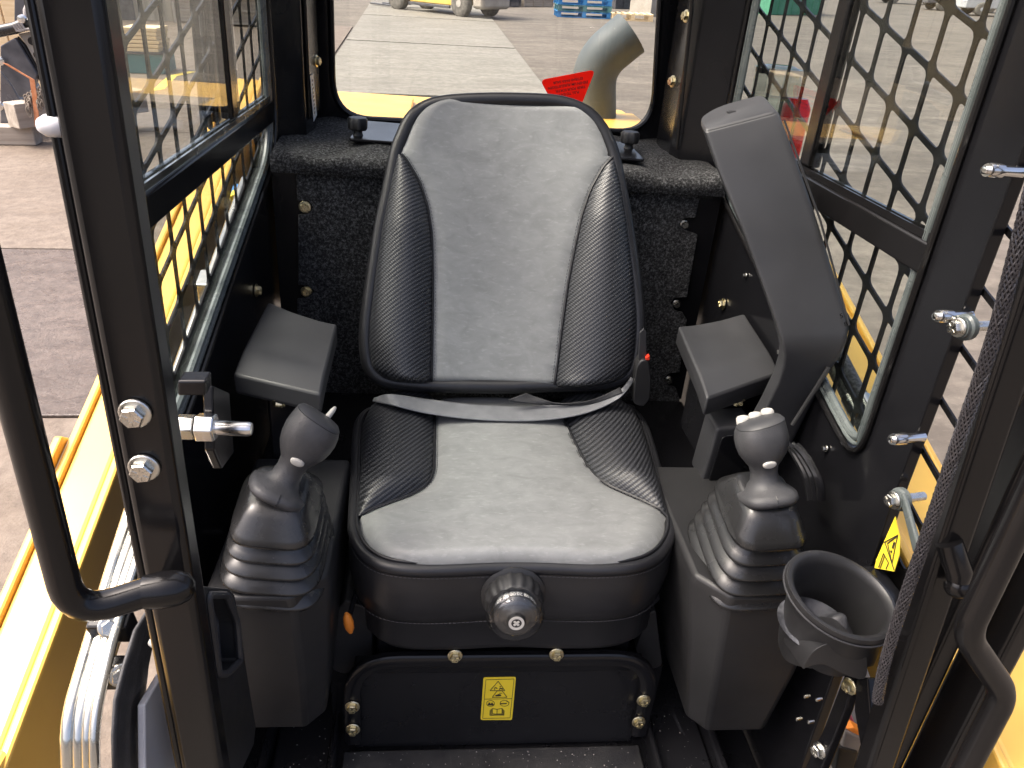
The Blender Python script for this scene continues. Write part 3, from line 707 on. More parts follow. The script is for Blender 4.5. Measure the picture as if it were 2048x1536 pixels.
# lower apron and suspension box
ap = [(-.205, .845), (-.17, .825), (-.09, .822), (0, .826), (.09, .822), (.17, .825), (.21, .845), (.225, .90), (.225, 1.20), (-.22, 1.20), (-.22, .90)]
ap = cr([(x, y, 0) for x, y in ap], 4, True)
MB().loft([[V((p.x*1.02, p.y-.004, .992)) for p in ap], [V((p.x, p.y+.012, .965)) for p in ap], [V((p.x*.99, p.y+.006, .925)) for p in ap], [V((p.x*.93, p.y+.016, .905)) for p in ap]]).build('apron', M['vinyl'], seat, 60)
MB().box(-.20, .20, .875, 1.16, .845, .906).build('suspension_box', M['black'], seat, bevel=.004)
# side brackets
for s, pl_ in ((-1, ((664, 1340), (690, 1350), (745, 1320), (745, 1220), (690, 1200), (668, 1230))), (1, ((1325, 1332), (1300, 1340), (1270, 1300), (1300, 1225), (1312, 1222)))):
    q = [UY(x, y, .895) for x, y in pl_]
    MB().prism(fillet(q, .008, 4, True), (0, .25, .05)).build('slide_bracket', M['plastic'], seat, 0, bevel=.002)
# weight knob
ka = V((-.02, -.99, .12)).normalized(); kc = UY(1033, 1247, .740)-ka*.030
MB().lathe([(.045, -.055), (.045, -.030), (.038, -.026)], kc, ka, 36).build('knob_collar', M['plastic'], seat, 40)
kr_ = MB().lathe([(.031, -.035), (.0345, -.02), (.0345, -.002), (.031, .001)], kc, ka, 40)
knob = MB()
ring = []
for h, r0 in ((-.034, .038), (-.026, .0405), (-.010, .0405), (.0, .036)):
    x = V((1, 0, 0)); y = ka.cross(x)
    ring.append([kc+ka*h+(x*math.cos(a)+y*math.sin(a))*(r0*(1-.045*(.5+.5*math.cos(a*16)))) for a in [2*PI*k/128 for k in range(128)]])
knob.loft(ring); ko = knob.build('weight_knob', M['plastic'], seat, 30)
dome = [(.0335, .0), (.0345, .008), (.034, .016), (.030, .023), (.024, .0265), (.014, .028)]
MB().lathe([(r*1.14, h) for r, h in dome]+[(.0125, .0265), (.021, .0245), (.0275, .021), (.031, .015), (.0315, .001)], kc, ka, 40, cap=False).build('clear_dome', M['dome'], ko, 60)
MB().lathe([(.0295, .0005), (.0295, .013), (.022, .0145), (.0185, .016), (.012, .022), (.0110, .0295)], kc, ka, 36).build('dial_core', M['plastic'], ko, 30)
MB().lathe([(.0105, .0296), (.0105, .0302), (.0070, .0302), (.0070, .0296)], kc, ka, 30, cap=False).build('dial_ring', M['white_button'], ko, 0)
b = MB(); xk = V((1, 0, 0)); yk = ka.cross(xk)
for a in (.78, 2.35):
    d = xk*math.cos(a)+yk*math.sin(a); b.obox(kc+ka*.0299, d*.0045, ka.cross(d)*.0014, ka*.0006)
b.build('cross_mark', M['white_button'], ko, 0)
tx = MB()
for txt, a in (('60', 2.45), ('80', 2.05), ('100', 1.68), ('120', 1.36), ('145', 1.0), ('150', .62)):
    yu = V((0, ka.z, -ka.y)).normalized()
    if yu.z < 0: yu = -yu
    rad = xk*math.cos(a)+yu*math.sin(a); put_text(tx, txt, .0088, frame(kc+rad*.0297+ka*.0065, rad, yu.cross(rad) if False else rad.cross(ka)*-1))
tx.build('dial_numerals', M['white_button'], ko, 0)
# orange lever tip with its stalk
lv = UY(697, 1245, .84)
MB().lathe([(.003, -.022), (.0065, -.012), (.0075, 0), (.0062, .012), (.0025, .020)], lv, (-.12, -.1, 1), 14).build('lever_tip', M['orange'], seat, 60)
MB().tube([lv+V((.002, .004, .012)), lv+V((.01, .05, .03))], .004, 8).build('lever_stalk', M['black'], seat)

# ================================================================== SEAT BELT
belt = thing('seat_belt', 'grey lap belt lying slack across the back of the seat cushion', 'seat belt', UZ(1000, 840, 1.12))
top = [UY(748, 796, 1.215)+V((0, 0, 0)), UZ(780, 788, 1.150), UZ(850, 797, 1.135), UZ(940, 808, 1.125), UZ(1030, 812, 1.122), UZ(1110, 808, 1.128), UZ(1180, 800, 1.140), UZ(1235, 783, 1.158), UZ(1262, 755, 1.18)]
bot = [UY(745, 803, 1.205), UZ(790, 812, 1.142), UZ(850, 826, 1.130), UZ(940, 838, 1.120), UZ(1030, 842, 1.118), UZ(1110, 838, 1.122), UZ(1180, 824, 1.133), UZ(1240, 796, 1.152), UZ(1268, 762, 1.172)]
T, Bm = cr(top, 6), cr(bot, 6)
rows = [[a+(b-a)*(k/10)+V((0, 0, .0012*math.sin(k*PI/10*5)**2)) for k in range(11)] for a, b in zip(T, Bm)]
sb = MB().grid(rows).build('strap', M['web'], belt, 80); mo = sb.modifiers.new('thick', 'SOLIDIFY'); mo.thickness = .0016
top = [UZ(1052, 786, 1.150), UZ(1075, 795, 1.142), UZ(1120, 806, 1.138), UZ(1180, 800, 1.146), UZ(1240, 775, 1.165)]
bot = [UZ(1015, 800, 1.142), UZ(1050, 806, 1.136), UZ(1110, 809, 1.131), UZ(1180, 808, 1.138), UZ(1245, 786, 1.158)]
rows = [[a+(b-a)*(k/6) for k in range(7)] for a, b in zip(cr(top, 6), cr(bot, 6))]
sb = MB().grid(rows).build('strap', M['blackweb'], belt, 80); mo = sb.modifiers.new('thick', 'SOLIDIFY'); mo.thickness = .0016
bk = thing('belt_buckle', 'black belt buckle with red button beside the backrest', 'buckle', UY(1285, 800, 1.2))
q = fillet([UY(x, y, 1.20) for x, y in ((1272, 735), (1284, 720), (1298, 722), (1303, 760), (1300, 800), (1286, 815), (1266, 808))], .008, 4, True)
MB().prism(q, (0, .022, .006)).build('body', M['plastic'], bk, 30, bevel=.003)
q = [UY(x, y, 1.205) for x, y in ((1277, 718), (1280, 665), (1288, 658), (1293, 664), (1293, 720))]
MB().prism(q, (0, .005, 0)).build('stalk', M['plastic2'], bk, 0, bevel=.001)
q = [UY(x, y, 1.198) for x, y in ((1292, 716), (1299, 712), (1299, 720), (1292, 720))]
MB().prism(q, (0, .01, 0)).build('button', M['red'], bk, 0)

# ================================================================== SEAT PEDESTAL
ped = thing('seat_pedestal', 'black bolted pedestal box with tube hoop under the seat', 'pedestal', (0, .9, FLOOR))
MB().box(-.236, .232, .862, .875, FLOOR, .835).build('front_panel', M['blackscuff'], ped, bevel=.003)
MB().box(-.236, .232, .8755, 1.01, FLOOR, .832).build('box', M['black'], ped, bevel=.003)
MB().box(-.205, .205, .858, .866, .832, .862).build('top_strip', M['black'], ped, bevel=.002)
hp = [UY(706, 1470, .855), UY(702, 1400, .855), UY(712, 1345, .855), UY(775, 1318, .855), UY(905, 1312, .855), UY(1115, 1309, .855), UY(1240, 1312, .855), UY(1282, 1340, .855), UY(1288, 1400, .855), UY(1280, 1455, .855)]
hp[0].x = hp[1].x = -.238; hp[-1].x = hp[-2].x = .238
pts = fillet([V((-.238, .853, .685)), V((-.236, .853, .868)), V((.236, .853, .868)), V((.238, .853, .69))], [0, .075, .075, 0], 10)
# flattened tube: strap of rectangular section
rg = []
for i, p in enumerate(pts):
    t = (pts[min(i+1, len(pts)-1)]-pts[max(i-1, 0)]).normalized(); s_ = V((0, 1, 0)).cross(t).normalized()
    rg.append([p+s_*.013*a+V((0, 1, 0))*.008*b for a, b in ((-1, -.6), (-.7, -1), (.7, -1), (1, -.6), (1, .6), (.7, .9), (-.7, .9), (-1, .6))])
MB().loft(rg).build('tube_hoop', M['black'], ped, 50)
for px, py, y in ((910, 1311, .843), (1113, 1308, .843), (705, 1413, .843), (706, 1458, .843), (1287, 1400, .843), (1277, 1443, .843)): bolt(BOLT_S, UY(px, py, y), (0, -1, .1), ped, rx=(1, 0, .2)).scale *= .95
bolt(BOLT_S, UY(1303, 1443, .90), (0, -1, .1), ped).scale *= .9
MB().box(.239, .275, .899, .91, FLOOR, .80).build('side_flange', M['black'], ped, bevel=.002); MB().box(-.278, -.242, .899, .91, FLOOR, .80).build('side_flange', M['black'], ped, bevel=.002)
# warning label
yd_ = .8612
q = fillet([UY(x, y, yd_) for x, y in ((967, 1355), (1032, 1354), (1024, 1440), (961, 1440))], .004, 4, True)
wd = MB().prism(q, (0, .0006, 0)).build('warning_label', M['decal'], ped, 0); tag(wd, 'yellow warning label with triangles and open book below the seat')
pk = MB(); W_ = lambda x, y: UY(940+x/11.815, 1330+y/11.815, yd_-.0004); n_ = (0, -1, 0)
def poly(pl, w, closed=True):
    for a, b in zip(pl, pl[1:]+(pl[:1] if closed else [])): line(pk, W_(*a), W_(*b), w, n_)
poly([(375, 350), (1040, 330), (945, 1250), (300, 1262)], .00035)
poly([(345, 808), (990, 795)], .00035, False)
poly([(665, 385), (825, 605), (475, 607)], .0005); poly([(640, 612), (760, 612), (875, 762), (525, 766)], .0005)
for c_, r_x, r_y in (((485, 910), 95, 70), ((815, 905), 105, 70)):
    poly([(c_[0]+r_x*math.cos(2*PI*k/18), c_[1]+r_y*math.sin(2*PI*k/18)) for k in range(18)], .00035)
poly([(420, 935), (560, 940)], .0016, False); poly([(455, 890), (460, 935)], .0014, False); poly([(515, 895), (525, 935)], .0014, False)
poly([(705, 918), (870, 910)], .0012, False); poly([(860, 850), (920, 880), (915, 920)], .0005, False)
poly([(600, 725), (735, 715)], .0016, False); poly([(650, 700), (700, 700)], .001, False); poly([(690, 668), (765, 665)], .0005, False)
poly([(710, 510), (716, 522)], .0014, False); poly([(735, 545), (690, 580)], .0012, False); poly([(740, 550), (770, 580)], .0013, False); poly([(580, 590), (590, 535), (625, 540), (640, 565)], .0007, False)
poly([(525, 1030), (640, 1045), (760, 1025), (755, 1150), (635, 1160), (525, 1150)], .0005); poly([(640, 1045), (635, 1160)], .0005, False)
for k in (1, 2, 3): poly([(525-18*k, 1030+14*k), (520-18*k, 1165+8*k), (635, 1175+4*k), (755+16*k, 1160+8*k), (760+16*k, 1030+14*k)], .00035, False)
pk.build('pictograms', M['decalink'], wd, 0)

# ================================================================== CONTROL PODS AND JOYSTICKS
def sring(c, rx, ry, p=3.2, n=32, ex=V((1, 0, 0)), ey=V((0, 1, 0)), pin=0):
    o = []
    for k in range(n):
        a = 2*PI*k/n; ca, sa = math.cos(a), math.sin(a)
        x = math.copysign(abs(ca)**(2/p), ca)*rx; y = math.copysign(abs(sa)**(2/p), sa)*ry
        o.append(V(c)+ex*(x*(1+pin*y/ry))+ey*y)
    return o
def pod(s, label, body_rings, fl, head, boot_c, lever):
    t = thing('control_pod', label, 'joystick', (boot_c[0], boot_c[1], FLOOR), 'joystick pods beside the seat')
    MB().loft(body_rings).build('pod_body', M['plastic'], t, 30, bevel=.006, seg=3)
    # bellows boot
    ax = (V(fl)-V(boot_c)); H_ = ax.length; ax.normalize(); ey = (V((0, 1, 0))-ax*ax.y).normalized(); ex = ey.cross(ax)
    rings = []
    n = 4; tot = H_+.004
    prof = [(0, .064, .080)]
    for k in range(n):
        h0 = tot*(.0+.165*k); sc = 1-.062*k
        R1, R2 = .0685*sc, .0845*sc
        prof += [(h0, R1*.80, R2*.84), (h0+tot*.03, R1*.90, R2*.92), (h0+tot*.052, R1*.985, R2*.987), (h0+tot*.07, R1*1.005, R2*1.005), (h0+tot*.088, R1*.985, R2*.99), (h0+tot*.12, R1*.89, R2*.91), (h0+tot*.15, R1*.80, R2*.84)]
    prof += [(tot*.675, .0430, .0560), (tot*.70, .0485, .0625), (tot*.725, .0515, .0655), (tot*.755, .0510, .0650), (tot*.80, .0480, .0605), (tot*.86, .0430, .0535), (tot*.93, .038, .046), (tot, .030, .034)]
    for h, a, b_ in prof:
        rings.append(sring(V(boot_c)+ax*h, a, b_, 4.2, 44, ex, ey))
    MB().loft(rings).build('boot', M['rubber'], t, 70)
    # grip: flange, neck, head with slanted flat top
    hd = V(head)-V(fl); L = hd.length; hz = hd.normalized(); gy_ = (V((0, 1, 0))-hz*hz.y).normalized(); gx_ = gy_.cross(hz)
    F_ = V(fl)
    prof = [(-.010, .026, .029, 3), (-.008, .034, .038, 3), (-.003, .0375, .0415, 2.9), (.003, .0365, .040, 2.8), (.007, .031, .034, 2.5), (.011, .0240, .0250, 2.2), (.018, .0190, .0190, 2), (L*.42, .0172, .0172, 2), (L*.56, .0185, .0190, 2), (L*.66, .0235, .0235, 2.1), (L*.80, .0295, .0275, 2.2), (L*.95, .0325, .030, 2.3), (L*1.10, .0335, .0315, 2.4), (L*1.24, .0325, .030, 2.4)]
    rings = [sring(F_+hz*h, a, b_, p, 28, gx_, gy_) for h, a, b_, p in prof]
    # the top is cut on a slant: outer side lower
    top = []
    for q in sring(F_+hz*L*1.38, .0300, .0275, 2.4, 28, gx_, gy_): top.append(q+hz*((q-F_).dot(gx_)*lever['slant'])+hz*0)
    t2 = [q+(sum(top, V())/28-q)*.10+hz*.004 for q in top]
    t3 = [q+(sum(top, V())/28-q)*.55+hz*.0065 for q in top]
    gp = MB().loft(rings+[top], True, False).build('grip', M['grip'], t, 60)
    MB().loft([[q+hz*.0006 for q in top], t2, t3]).build('grip_cap', M['plastic2'], gp, 60)
    # oval thumb button on the front of the head, below its widest point
    bp_ = F_+hz*L*.66-gy_*.0235; bn = (-gy_*.85-hz*.35).normalized()
    MB().loft([sring(bp_+bn*h, a, a*.62, 2, 20, gx_, bn.cross(gx_)) for h, a in ((-.003, .0088), (.0012, .0088), (.0024, .0072), (.0028, .004))]).build('thumb_button', M['white_button'], gp, 60)
    # parting line
    MB().tube([F_+hz*h-gy_*(b_+.0001)+gx_*.001 for h, a, b_, p in prof[1:5]], .0007, 5).build('parting_line', M['rubber'], gp)
    cen = sum(t3, V())/28
    if lever['kind'] == 'rocker':
        MB().lathe([(.0038, -.004), (.0034, .006), (.002, .011), (.0008, .012)], cen+gy_*.024+gx_*.012, (hz+gy_*.3+gx_*.2), 12).build('toggle', M['white_button'], gp, 60)
    else:
        for k in (-1, 0, 1):
            c0 = cen+gy_*.017+gx_*(.0165*k)+hz*(.0165*k*lever['slant'])
            MB().loft([sring(c0+hz*h, a, a*.9, 2.2, 18, gx_, gy_) for h, a in ((-.006, .0086), (.0015, .0084), (.0040, .0066), (.0050, .003))]).build('push_button', M['white_button'], gp, 60)
    return t
ZB = 1.092
def body(sx, pts_top, pts_mid, pts_low): return [[V(p) for p in r] for r in (pts_low, pts_mid, pts_top)]
def bodyring(x0, x1, yf, yb, z, ch, sx, tilt=0):
    # plan octagon: chamfer on the seat-side front corner
    xi, xo = (x1, x0) if sx < 0 else (x0, x1); s = -1 if sx < 0 else 1
    pts = [(xo, yf+.012, z+tilt), (xo-s*.012, yf, z), (xi+s*ch, yf, z), (xi, yf+ch*1.1, z+tilt*.3), (xi, yb, z+tilt), (xo, yb, z+tilt)]
    return pts
bl_rings = [bodyring(-.400, -.272, .788, 1.03, .80, .026, -1), bodyring(-.405, -.258, .757, 1.05, .93, .032, -1), bodyring(-.405, -.252, .742, 1.06, 1.082, .040, -1), bodyring(-.400, -.256, .742, 1.055, 1.100, .040, -1)]
br_rings = [bodyring(.288, .415, .775, 1.03, .79, .026, 1), bodyring(.262, .42, .757, 1.05, .93, .032, 1), bodyring(.236, .42, .745, 1.06, 1.080, .040, 1), bodyring(.240, .415, .745, 1.055, 1.097, .040, 1)]
pod(-1, 'left joystick pod with ribbed rubber boot and one toggle on its grip', bl_rings, (-.312, .800, 1.222), (-.277, .822, 1.283), (-.326, .825, 1.086), {'slant': -.12, 'kind': 'rocker'})
pod(1, 'right joystick pod with three white buttons on top, behind the cup holder', br_rings, (.313, .795, 1.230), (.301, .817, 1.294), (.322, .825, 1.084), {'slant': .16, 'kind': 'push'})

# ================================================================== ARMRESTS
def armrest(px, z, label, sgn):
    A, B, C_, D_ = [UZ(x, y, zz) for (x, y), zz in zip(px, (z, z, z+.02, z+.02))]      # front-outer, front-inner, rear-inner, rear-outer
    t = thing('armrest', label, 'armrest', (A+C_)/2-V((0, 0, .05)), 'flat armrest pads beside the backrest')
    rows = []; nu, nv = 18, 22
    for j in range(nv+1):
        v = j/nv; L0 = A+(D_-A)*v; R0_ = B+(C_-B)*v; r = []
        for i in range(nu+1):
            u = i/nu; p = L0+(R0_-L0)*u
            dish = -.004*math.exp(-((u-.55)/.38)**4)*(1/(1+math.exp(-(v-.28)*22)))
            front = -.007*(max(0, .28-v)/.28)**1.3
            r.append(p+V((0, 0, dish+front+.004)))
        rows.append(r)
    b = MB().grid(rows)
    rim = [rows[0][i] for i in range(nu+1)]+[rows[j][nu] for j in range(1, nv+1)]+[rows[nv][i] for i in range(nu-1, -1, -1)]+[rows[j][0] for j in range(nv-1, 0, -1)]
    low = [p*1.0-V((0, 0, .030)) for p in rim]; cen = sum(rim, V())/len(rim)
    low2 = [p+(cen-p)*.05-V((0, 0, .036)) for p in rim]
    b.loft([rim, low, low2], False, True)
    b.build('pad', M['plastic2'], t, 40, bevel=.0035, seg=2, weld=True)
    mid = (A+B+C_+D_)/4
    MB().box(mid.x-.03, mid.x+.03, mid.y-.05, mid.y+.07, mid.z-.19, mid.z-.037).build('support', M['black'], t, bevel=.004)
    bolt(BOLT_S, (A+B)/2+V((0, .012, -.037)), (0, -.6, -.8), t)
    return t
armrest(((466, 745), (641, 785), (674, 652), (536, 608)), 1.262, 'left flat charcoal armrest pad below the side window', -1)
ar = armrest(((1560, 742), (1415, 793), (1356, 656), (1488, 631)), 1.262, 'right flat charcoal armrest pad sprinkled with water drops', 1)
M['water'] = glass('water_drop', (.80, .82, .85), .0, 2.5)
for k in range(22):
    u, v = random.random(), random.random()**2*.45
    a = UZ(1415+145*u, 788-50*u, 1.262); c_ = UZ(1356+132*u, 656-25*u, 1.27); p = a+(c_-a)*(.04+v)
    r = random.choice((.0012, .0016, .002, .003))
    p.z = 1.2665+.012*0-.0055*max(0, 1-v/.28) if v < .3 else 1.261
    MB().lathe([(r, -.001), (r*.9, r*.25), (r*.55, r*.5), (r*.1, r*.58)], p, (0, 0, 1), 10).build('water_drop', M['water'], ar, 60)
# ================================================================== TALL HOUSING ON STALK, MODULE BOX
hs = thing('console_housing', 'tall black rounded housing leaning on a thick stalk at the right', 'console', UY(1560, 830, .97))
yb, yt = .955, 1.075
secs = []
for t, lx, ly, rx_, ry_, th, dpt in ((0, 1490, 890, 1580, 905, .055, .985), (0, 1528, 822, 1612, 840, .055, .98), (0, 1556, 765, 1640, 785, .055, .97), (0, 1566, 735, 1660, 750, .06, .962), (0, 1569, 712, 1682, 718, .066, .957), (.0, 1566, 692, 1696, 690, .075, .955), (.06, 1560, 670, 1702, 662, .085, .96), (.16, 1547, 630, 1693, 622, .09, .97), (.5, 1487, 465, 1636, 440, .095, 1.01), (.8, 1436, 340, 1588, 300, .095, 1.05), (.97, 1413, 272, 1562, 232, .095, 1.072), (1, 1410, 264, 1557, 226, .092, 1.075)):
    A, B = UY(lx, ly, dpt), UY(rx_, ry_, dpt)
    e = (B-A); W2 = e.length; e.normalize(); bk_ = V((.12, 1, .12)).normalized()
    # D section: flat front, big radius towards the seat, smaller on the window side
    pr2 = fillet([A+bk_*.012, A+e*.0, B, B+bk_*th, A+e*(W2*.35)+bk_*th, A+bk_*th*.62], [.0, .022, .012, .012, .03, .03], 5, True)
    pr2 = [p for p in pr2]
    secs.append(pr2)
hb = MB().loft(secs).build('shell', M['plastic2'], hs, 45, bevel=.002)
# end cap seam and small moulded hook on the top face
tc_ = sum(secs[-1], V())/len(secs[-1]); upv = (tc_-sum(secs[9], V())/len(secs[9])).normalized()
MB().loft([[p+upv*.0005+(tc_-p)*.02 for p in secs[-1]], [p+upv*.003+(tc_-p)*.05 for p in secs[-1]]]).build('end_cap', M['plastic2'], hs, 40)
b = MB(); b.obox(tc_+upv*.0035, V((.006, 0, .001)), V((0, .003, 0)), upv*.002); b.build('moulded_hook', M['plastic'], hs, 0, bevel=.001)
MB().tube([p+V((0, -.0008, 0)) for p in (UY(1568, 240, 1.066), UY(1640, 440, 1.007), UY(1698, 650, .958))], .0016, 6).build('edge_line', M['plastic'], hs)
MB().tube([UY(1658, 735, .955)+V((0, 0, 0)), UY(1585, 850, .955)], .0035, 8).build('stalk_rib', M['plastic'], hs)
nm_ = MB(); eb = (secs[7][10]-secs[7][4]).normalized()
for (px, py), tx_ in (((1679, 629), '5'), ((1688, 645), '8')):
    p = UY(px, py, .9655); put_text(nm_, tx_, .010, frame(p-V((0, .006, 0)), (0, -1, .1), (.8, 0, .45)))
nm_.build('moulded_marks', M['black'], hs, 0)
mbx = thing('module_box', 'small charcoal module box behind the right joystick', 'box', UZ(1450, 850, 1.05))
tp = [UZ(x, y, 1.195) for x, y in ((1412, 817), (1486, 813), (1512, 850), (1434, 857))]
MB().loft([[p-V((.006, 0, .11)) for p in tp], tp]).build('case', M['plastic2'], mbx, 0, bevel=.006, seg=3)
fr_ = [tp[3]+V((.010, -.001, -.012)), tp[2]+V((-.005, -.001, -.012)), tp[2]+V((-.005, -.001, -.10)), tp[3]+V((.004, -.001, -.10))]
MB().prism(fillet(fr_, .008, 4, True), (0, -.004, 0)).build('socket_panel', M['black'], mbx, 0, bevel=.002)
for k in range(3):
    MB().tube(cr([UZ(1455+14*k, 880+6*k, 1.15), UZ(1446+12*k, 905, 1.12), UZ(1462+14*k, 935, 1.10), UZ(1490+10*k, 960, 1.07)], 6), .0045, 8).build('cable', M['rubber'], mbx)
# hydraulic hoses behind the right boot
for k in range(3):
    MB().tube(cr([UX(1572+10*k, 885+3*k, .40), UX(1588+12*k, 905+4*k, .41), UX(1612+13*k, 950+6*k, .42), UX(1622+10*k, 1000, .425)], 6), .006, 8).build('cable', M['black'], mbx)

# braided hydraulic hoses running along outside the lower right window
bh = thing('hydraulic_hoses', 'two braided black hydraulic hoses outside the lower right window', 'hoses', UX(1740, 860, .54))
M['hosebraid'] = pm('hose_braid', (.02, .02, .021), (.10, .10, .10), 160, .5, .1, stops=(.42, .6), bump=.8, bscale=260, bdist=.002)
for k in range(2):
    pth_ = cr([UX(1610-22*k, 560, .55), UX(1655-22*k, 660, .545), UX(1702-24*k, 755, .54), UX(1762-26*k, 870, .535), UX(1800-26*k, 950, .535)], 8)
    MB().tube(pth_, .0115, 12).build('hose', M['hosebraid'], bh, 60)
    MB().tube([pth_[19], pth_[21]], .014, 12).build('clamp', M['tubezinc'], bh, 40)

# ================================================================== CUP HOLDER
cup = thing('cup_holder', 'open black rubber cup holder on the right in front of the joystick', 'cup holder', UY(1660, 1350, .62))
cc = UY(1683, 1190, .615); axc = V((.17, -.20, 1)).normalized()
n = 48; ex = V((1, 0, 0)); ex = (ex-axc*ex.dot(axc)).normalized(); ey = axc.cross(ex)
def cring(h, rx_, ry_, dx=0):
    rx_ *= 1.04; ry_ *= 1.12
    dx = -h*.30
    return [cc+axc*h+ex*(math.cos(2*PI*k/n)*rx_+dx)+ey*math.sin(2*PI*k/n)*ry_ for k in range(n)]
outer = [cring(-.115, .050, .043), cring(-.10, .052, .044), cring(-.03, .056, .047), cring(-.012, .058, .048), cring(-.010, .062, .052), cring(-.002, .064, .054), cring(.003, .063, .053), cring(.004, .059, .050), cring(.001, .055, .046), cring(-.008, .052, .043), cring(-.05, .049, .041), cring(-.095, .044, .037), cring(-.10, .030, .026)]
# scooped lower edge on the near side
for ri in (0, 1):
    for k, p in enumerate(outer[ri]):
        a = 2*PI*k/n; near = max(0, math.cos(a-4.9)); outer[ri][k] = p+axc*(.052*near**1.6 if ri == 0 else .045*near**1.6)
MB().loft(outer).build('cup', M['plastic'], cup, 50)
b = MB()      # moulded saddle under the near side
pr3 = [UY(x, y, .575) for x, y in ((1606, 1338), (1625, 1305), (1655, 1288), (1700, 1288), (1728, 1300), (1735, 1330), (1728, 1358), (1690, 1350), (1650, 1330), (1620, 1332))]
b.prism(cr(pr3, 3, True), (0, .05, -.01)); b.build('saddle', M['plastic'], cup, 40, bevel=.003)
# lumpy dusty bottom inside
rr = []
for j in range(9):
    r = []
    for k in range(n):
        q = j/8; h = -.060+.014*math.sin(3*2*PI*k/n+1)*q*(1-q)*3+.011*math.exp(-((q-.55)/.22)**2)*(1+math.cos(2*PI*k/n-5))
        r.append(cc+axc*h+ex*math.cos(2*PI*k/n)*.0475*q+ey*math.sin(2*PI*k/n)*.0395*q)
    rr.append(r)
M['dustyrub'] = pm('dusty_rubber', (.020, .021, .025), (.085, .088, .10), 30, .6, .1, stops=(.42, .58), bump=.2, bscale=80)
MB().loft(rr, False, False).build('cup_base', M['dustyrub'], cup, 60)
MB().box(cc.x+.045, WR+.012, cc.y+.045, cc.y+.12, cc.z-.085, cc.z-.06).build('wall_bracket', M['black'], cup, bevel=.004)
MB().tube([cring(-.0055, .0645, .0545)[k] for k in range(n)], .0012, 6, closed=True).build('rim_bead', M['plastic2'], cup)

# ================================================================== STORAGE POCKET (left, low, behind the post)
sp_ = thing('storage_pocket', 'black moulded side pocket low behind the left post', 'tray', UX(470, 1500, -.325))
xp = -.338
body_ = [UX(x, y, xp) for x, y in ((404, 1172), (458, 1177), (470, 1190), (486, 1280), (492, 1330), (505, 1410), (512, 1450), (508, 1490), (485, 1540), (455, 1540), (430, 1400))]
rec = fillet([UX(x, y, xp) for x, y in ((414, 1190), (452, 1190), (472, 1240), (478, 1322), (452, 1348), (436, 1348))], .008, 4, True)
MB().plate(body_, [rec], (-.022, 0, 0)).build('shell', M['plastic'], sp_, 0, bevel=.004)
MB().prism([p-V((.019, 0, 0)) for p in rec], (-.002, 0, 0)).build('recess_floor', M['dustyrub'], sp_, 0)
MB().tube([p+V((.001, 0, 0)) for p in rec], .0040, 8, closed=True).build('rim', M['plastic2'], sp_)

# ================================================================== BRAIDED LOOM ON THE RIGHT
loom = thing('braided_loom', 'black braided cable loom running down beside the right door post', 'cable', UY(1757, 1405, .565))
lp = [UY(x, y, .532) for x, y in ((2085, 300), (2054, 420), (2026, 530), (1992, 660), (1956, 770), (1914, 890), (1874, 1010), (1838, 1115), (1802, 1220), (1774, 1310), (1760, 1370), (1755, 1402))]
pth = cr(lp, 14); rr_ = .0050
MB().tube(pth, [rr_*.9]*(len(pth)-1)+[rr_*.6], 12).build('core', M['black'], loom, 60)
bd = MB(); up = V((0, 0, 1)); fr3 = []
acc = 0; d0 = V((1, 0, 0))
for i, p in enumerate(pth):
    t = (pth[min(i+1, len(pth)-1)]-pth[max(i-1, 0)]).normalized(); d0 = (d0-t*d0.dot(t)).normalized(); fr3.append((p, d0.copy(), t.cross(d0), acc))
    if i < len(pth)-1: acc += (pth[i+1]-p).length
for fam in (1, -1):
    for k in range(11):
        path = []
        for i, (p, a, q, s_) in enumerate(fr3):
            for sub in (0, .34, .67):
                if i == len(fr3)-1 and sub: break
                if sub: p1, a1, q1, s1 = fr3[i+1]; pp, aa, qq, ss = p+(p1-p)*sub, a+(a1-a)*sub, q+(q1-q)*sub, s_+(s1-s_)*sub
                else: pp, aa, qq, ss = p, a, q, s_
                th = 2*PI*k/11+fam*ss*80; rad = rr_*(1.0+.04*math.cos(8*th+fam*1.5))
                path.append(pp+(aa*math.cos(th)+qq*math.sin(th))*rad)
        bd.tube(path, .00085, 4, cap=False)
tag(bd.build('braid', M['braid'], loom, 80), kind='stuff')

# ================================================================== LOW ON THE RIGHT: strut, plug, lamp seen through the gap
br_ = thing('support_strut', 'pair of black steel struts meeting under the cup holder', 'strut', UX(1640, 1540, .40))
for pl_ in (((1690, 1345), (1710, 1350), (1690, 1420), (1640, 1545), (1605, 1545), (1650, 1450)), ((1712, 1355), (1735, 1355), (1748, 1520), (1725, 1520), (1708, 1420))):
    MB().prism([UX(x, y, .405) for x, y in pl_], (.012, 0, 0)).build('strut', M['black'], br_, 0, bevel=.002)
bolt(BOLT_Z, UX(1640, 1500, .403), (-1, -.3, 0), br_).scale *= .9; bolt(BOLT_S, UX(1700, 1372, .403), (-1, -.3, 0), br_).scale *= .9
for px, py in ((1620, 1391), (1644, 1397), (1604, 1436), (1628, 1442)):
    MB().lathe([(.0018, 0), (.0018, .004), (.0028, .004), (.0028, .010), (.001, .011)], UX(px, py, .436), (-1, -.2, 0), 8).build('rivet', M['steel'], br_)
plug = thing('cable_plug', 'grey cable plug with orange seal near the right post foot', 'plug', UY(1710, 1536, .60))
py_ = .66
q = [UY(x, y, py_) for x, y in ((1690, 1462), (1728, 1478), (1716, 1512), (1680, 1500))]
MB().prism(q, (0, .022, 0)).build('housing', M['greyplas'], plug, 0, bevel=.003)
q = [UY(x, y, py_-.004) for x, y in ((1677, 1495), (1718, 1506), (1706, 1550), (1668, 1545))]
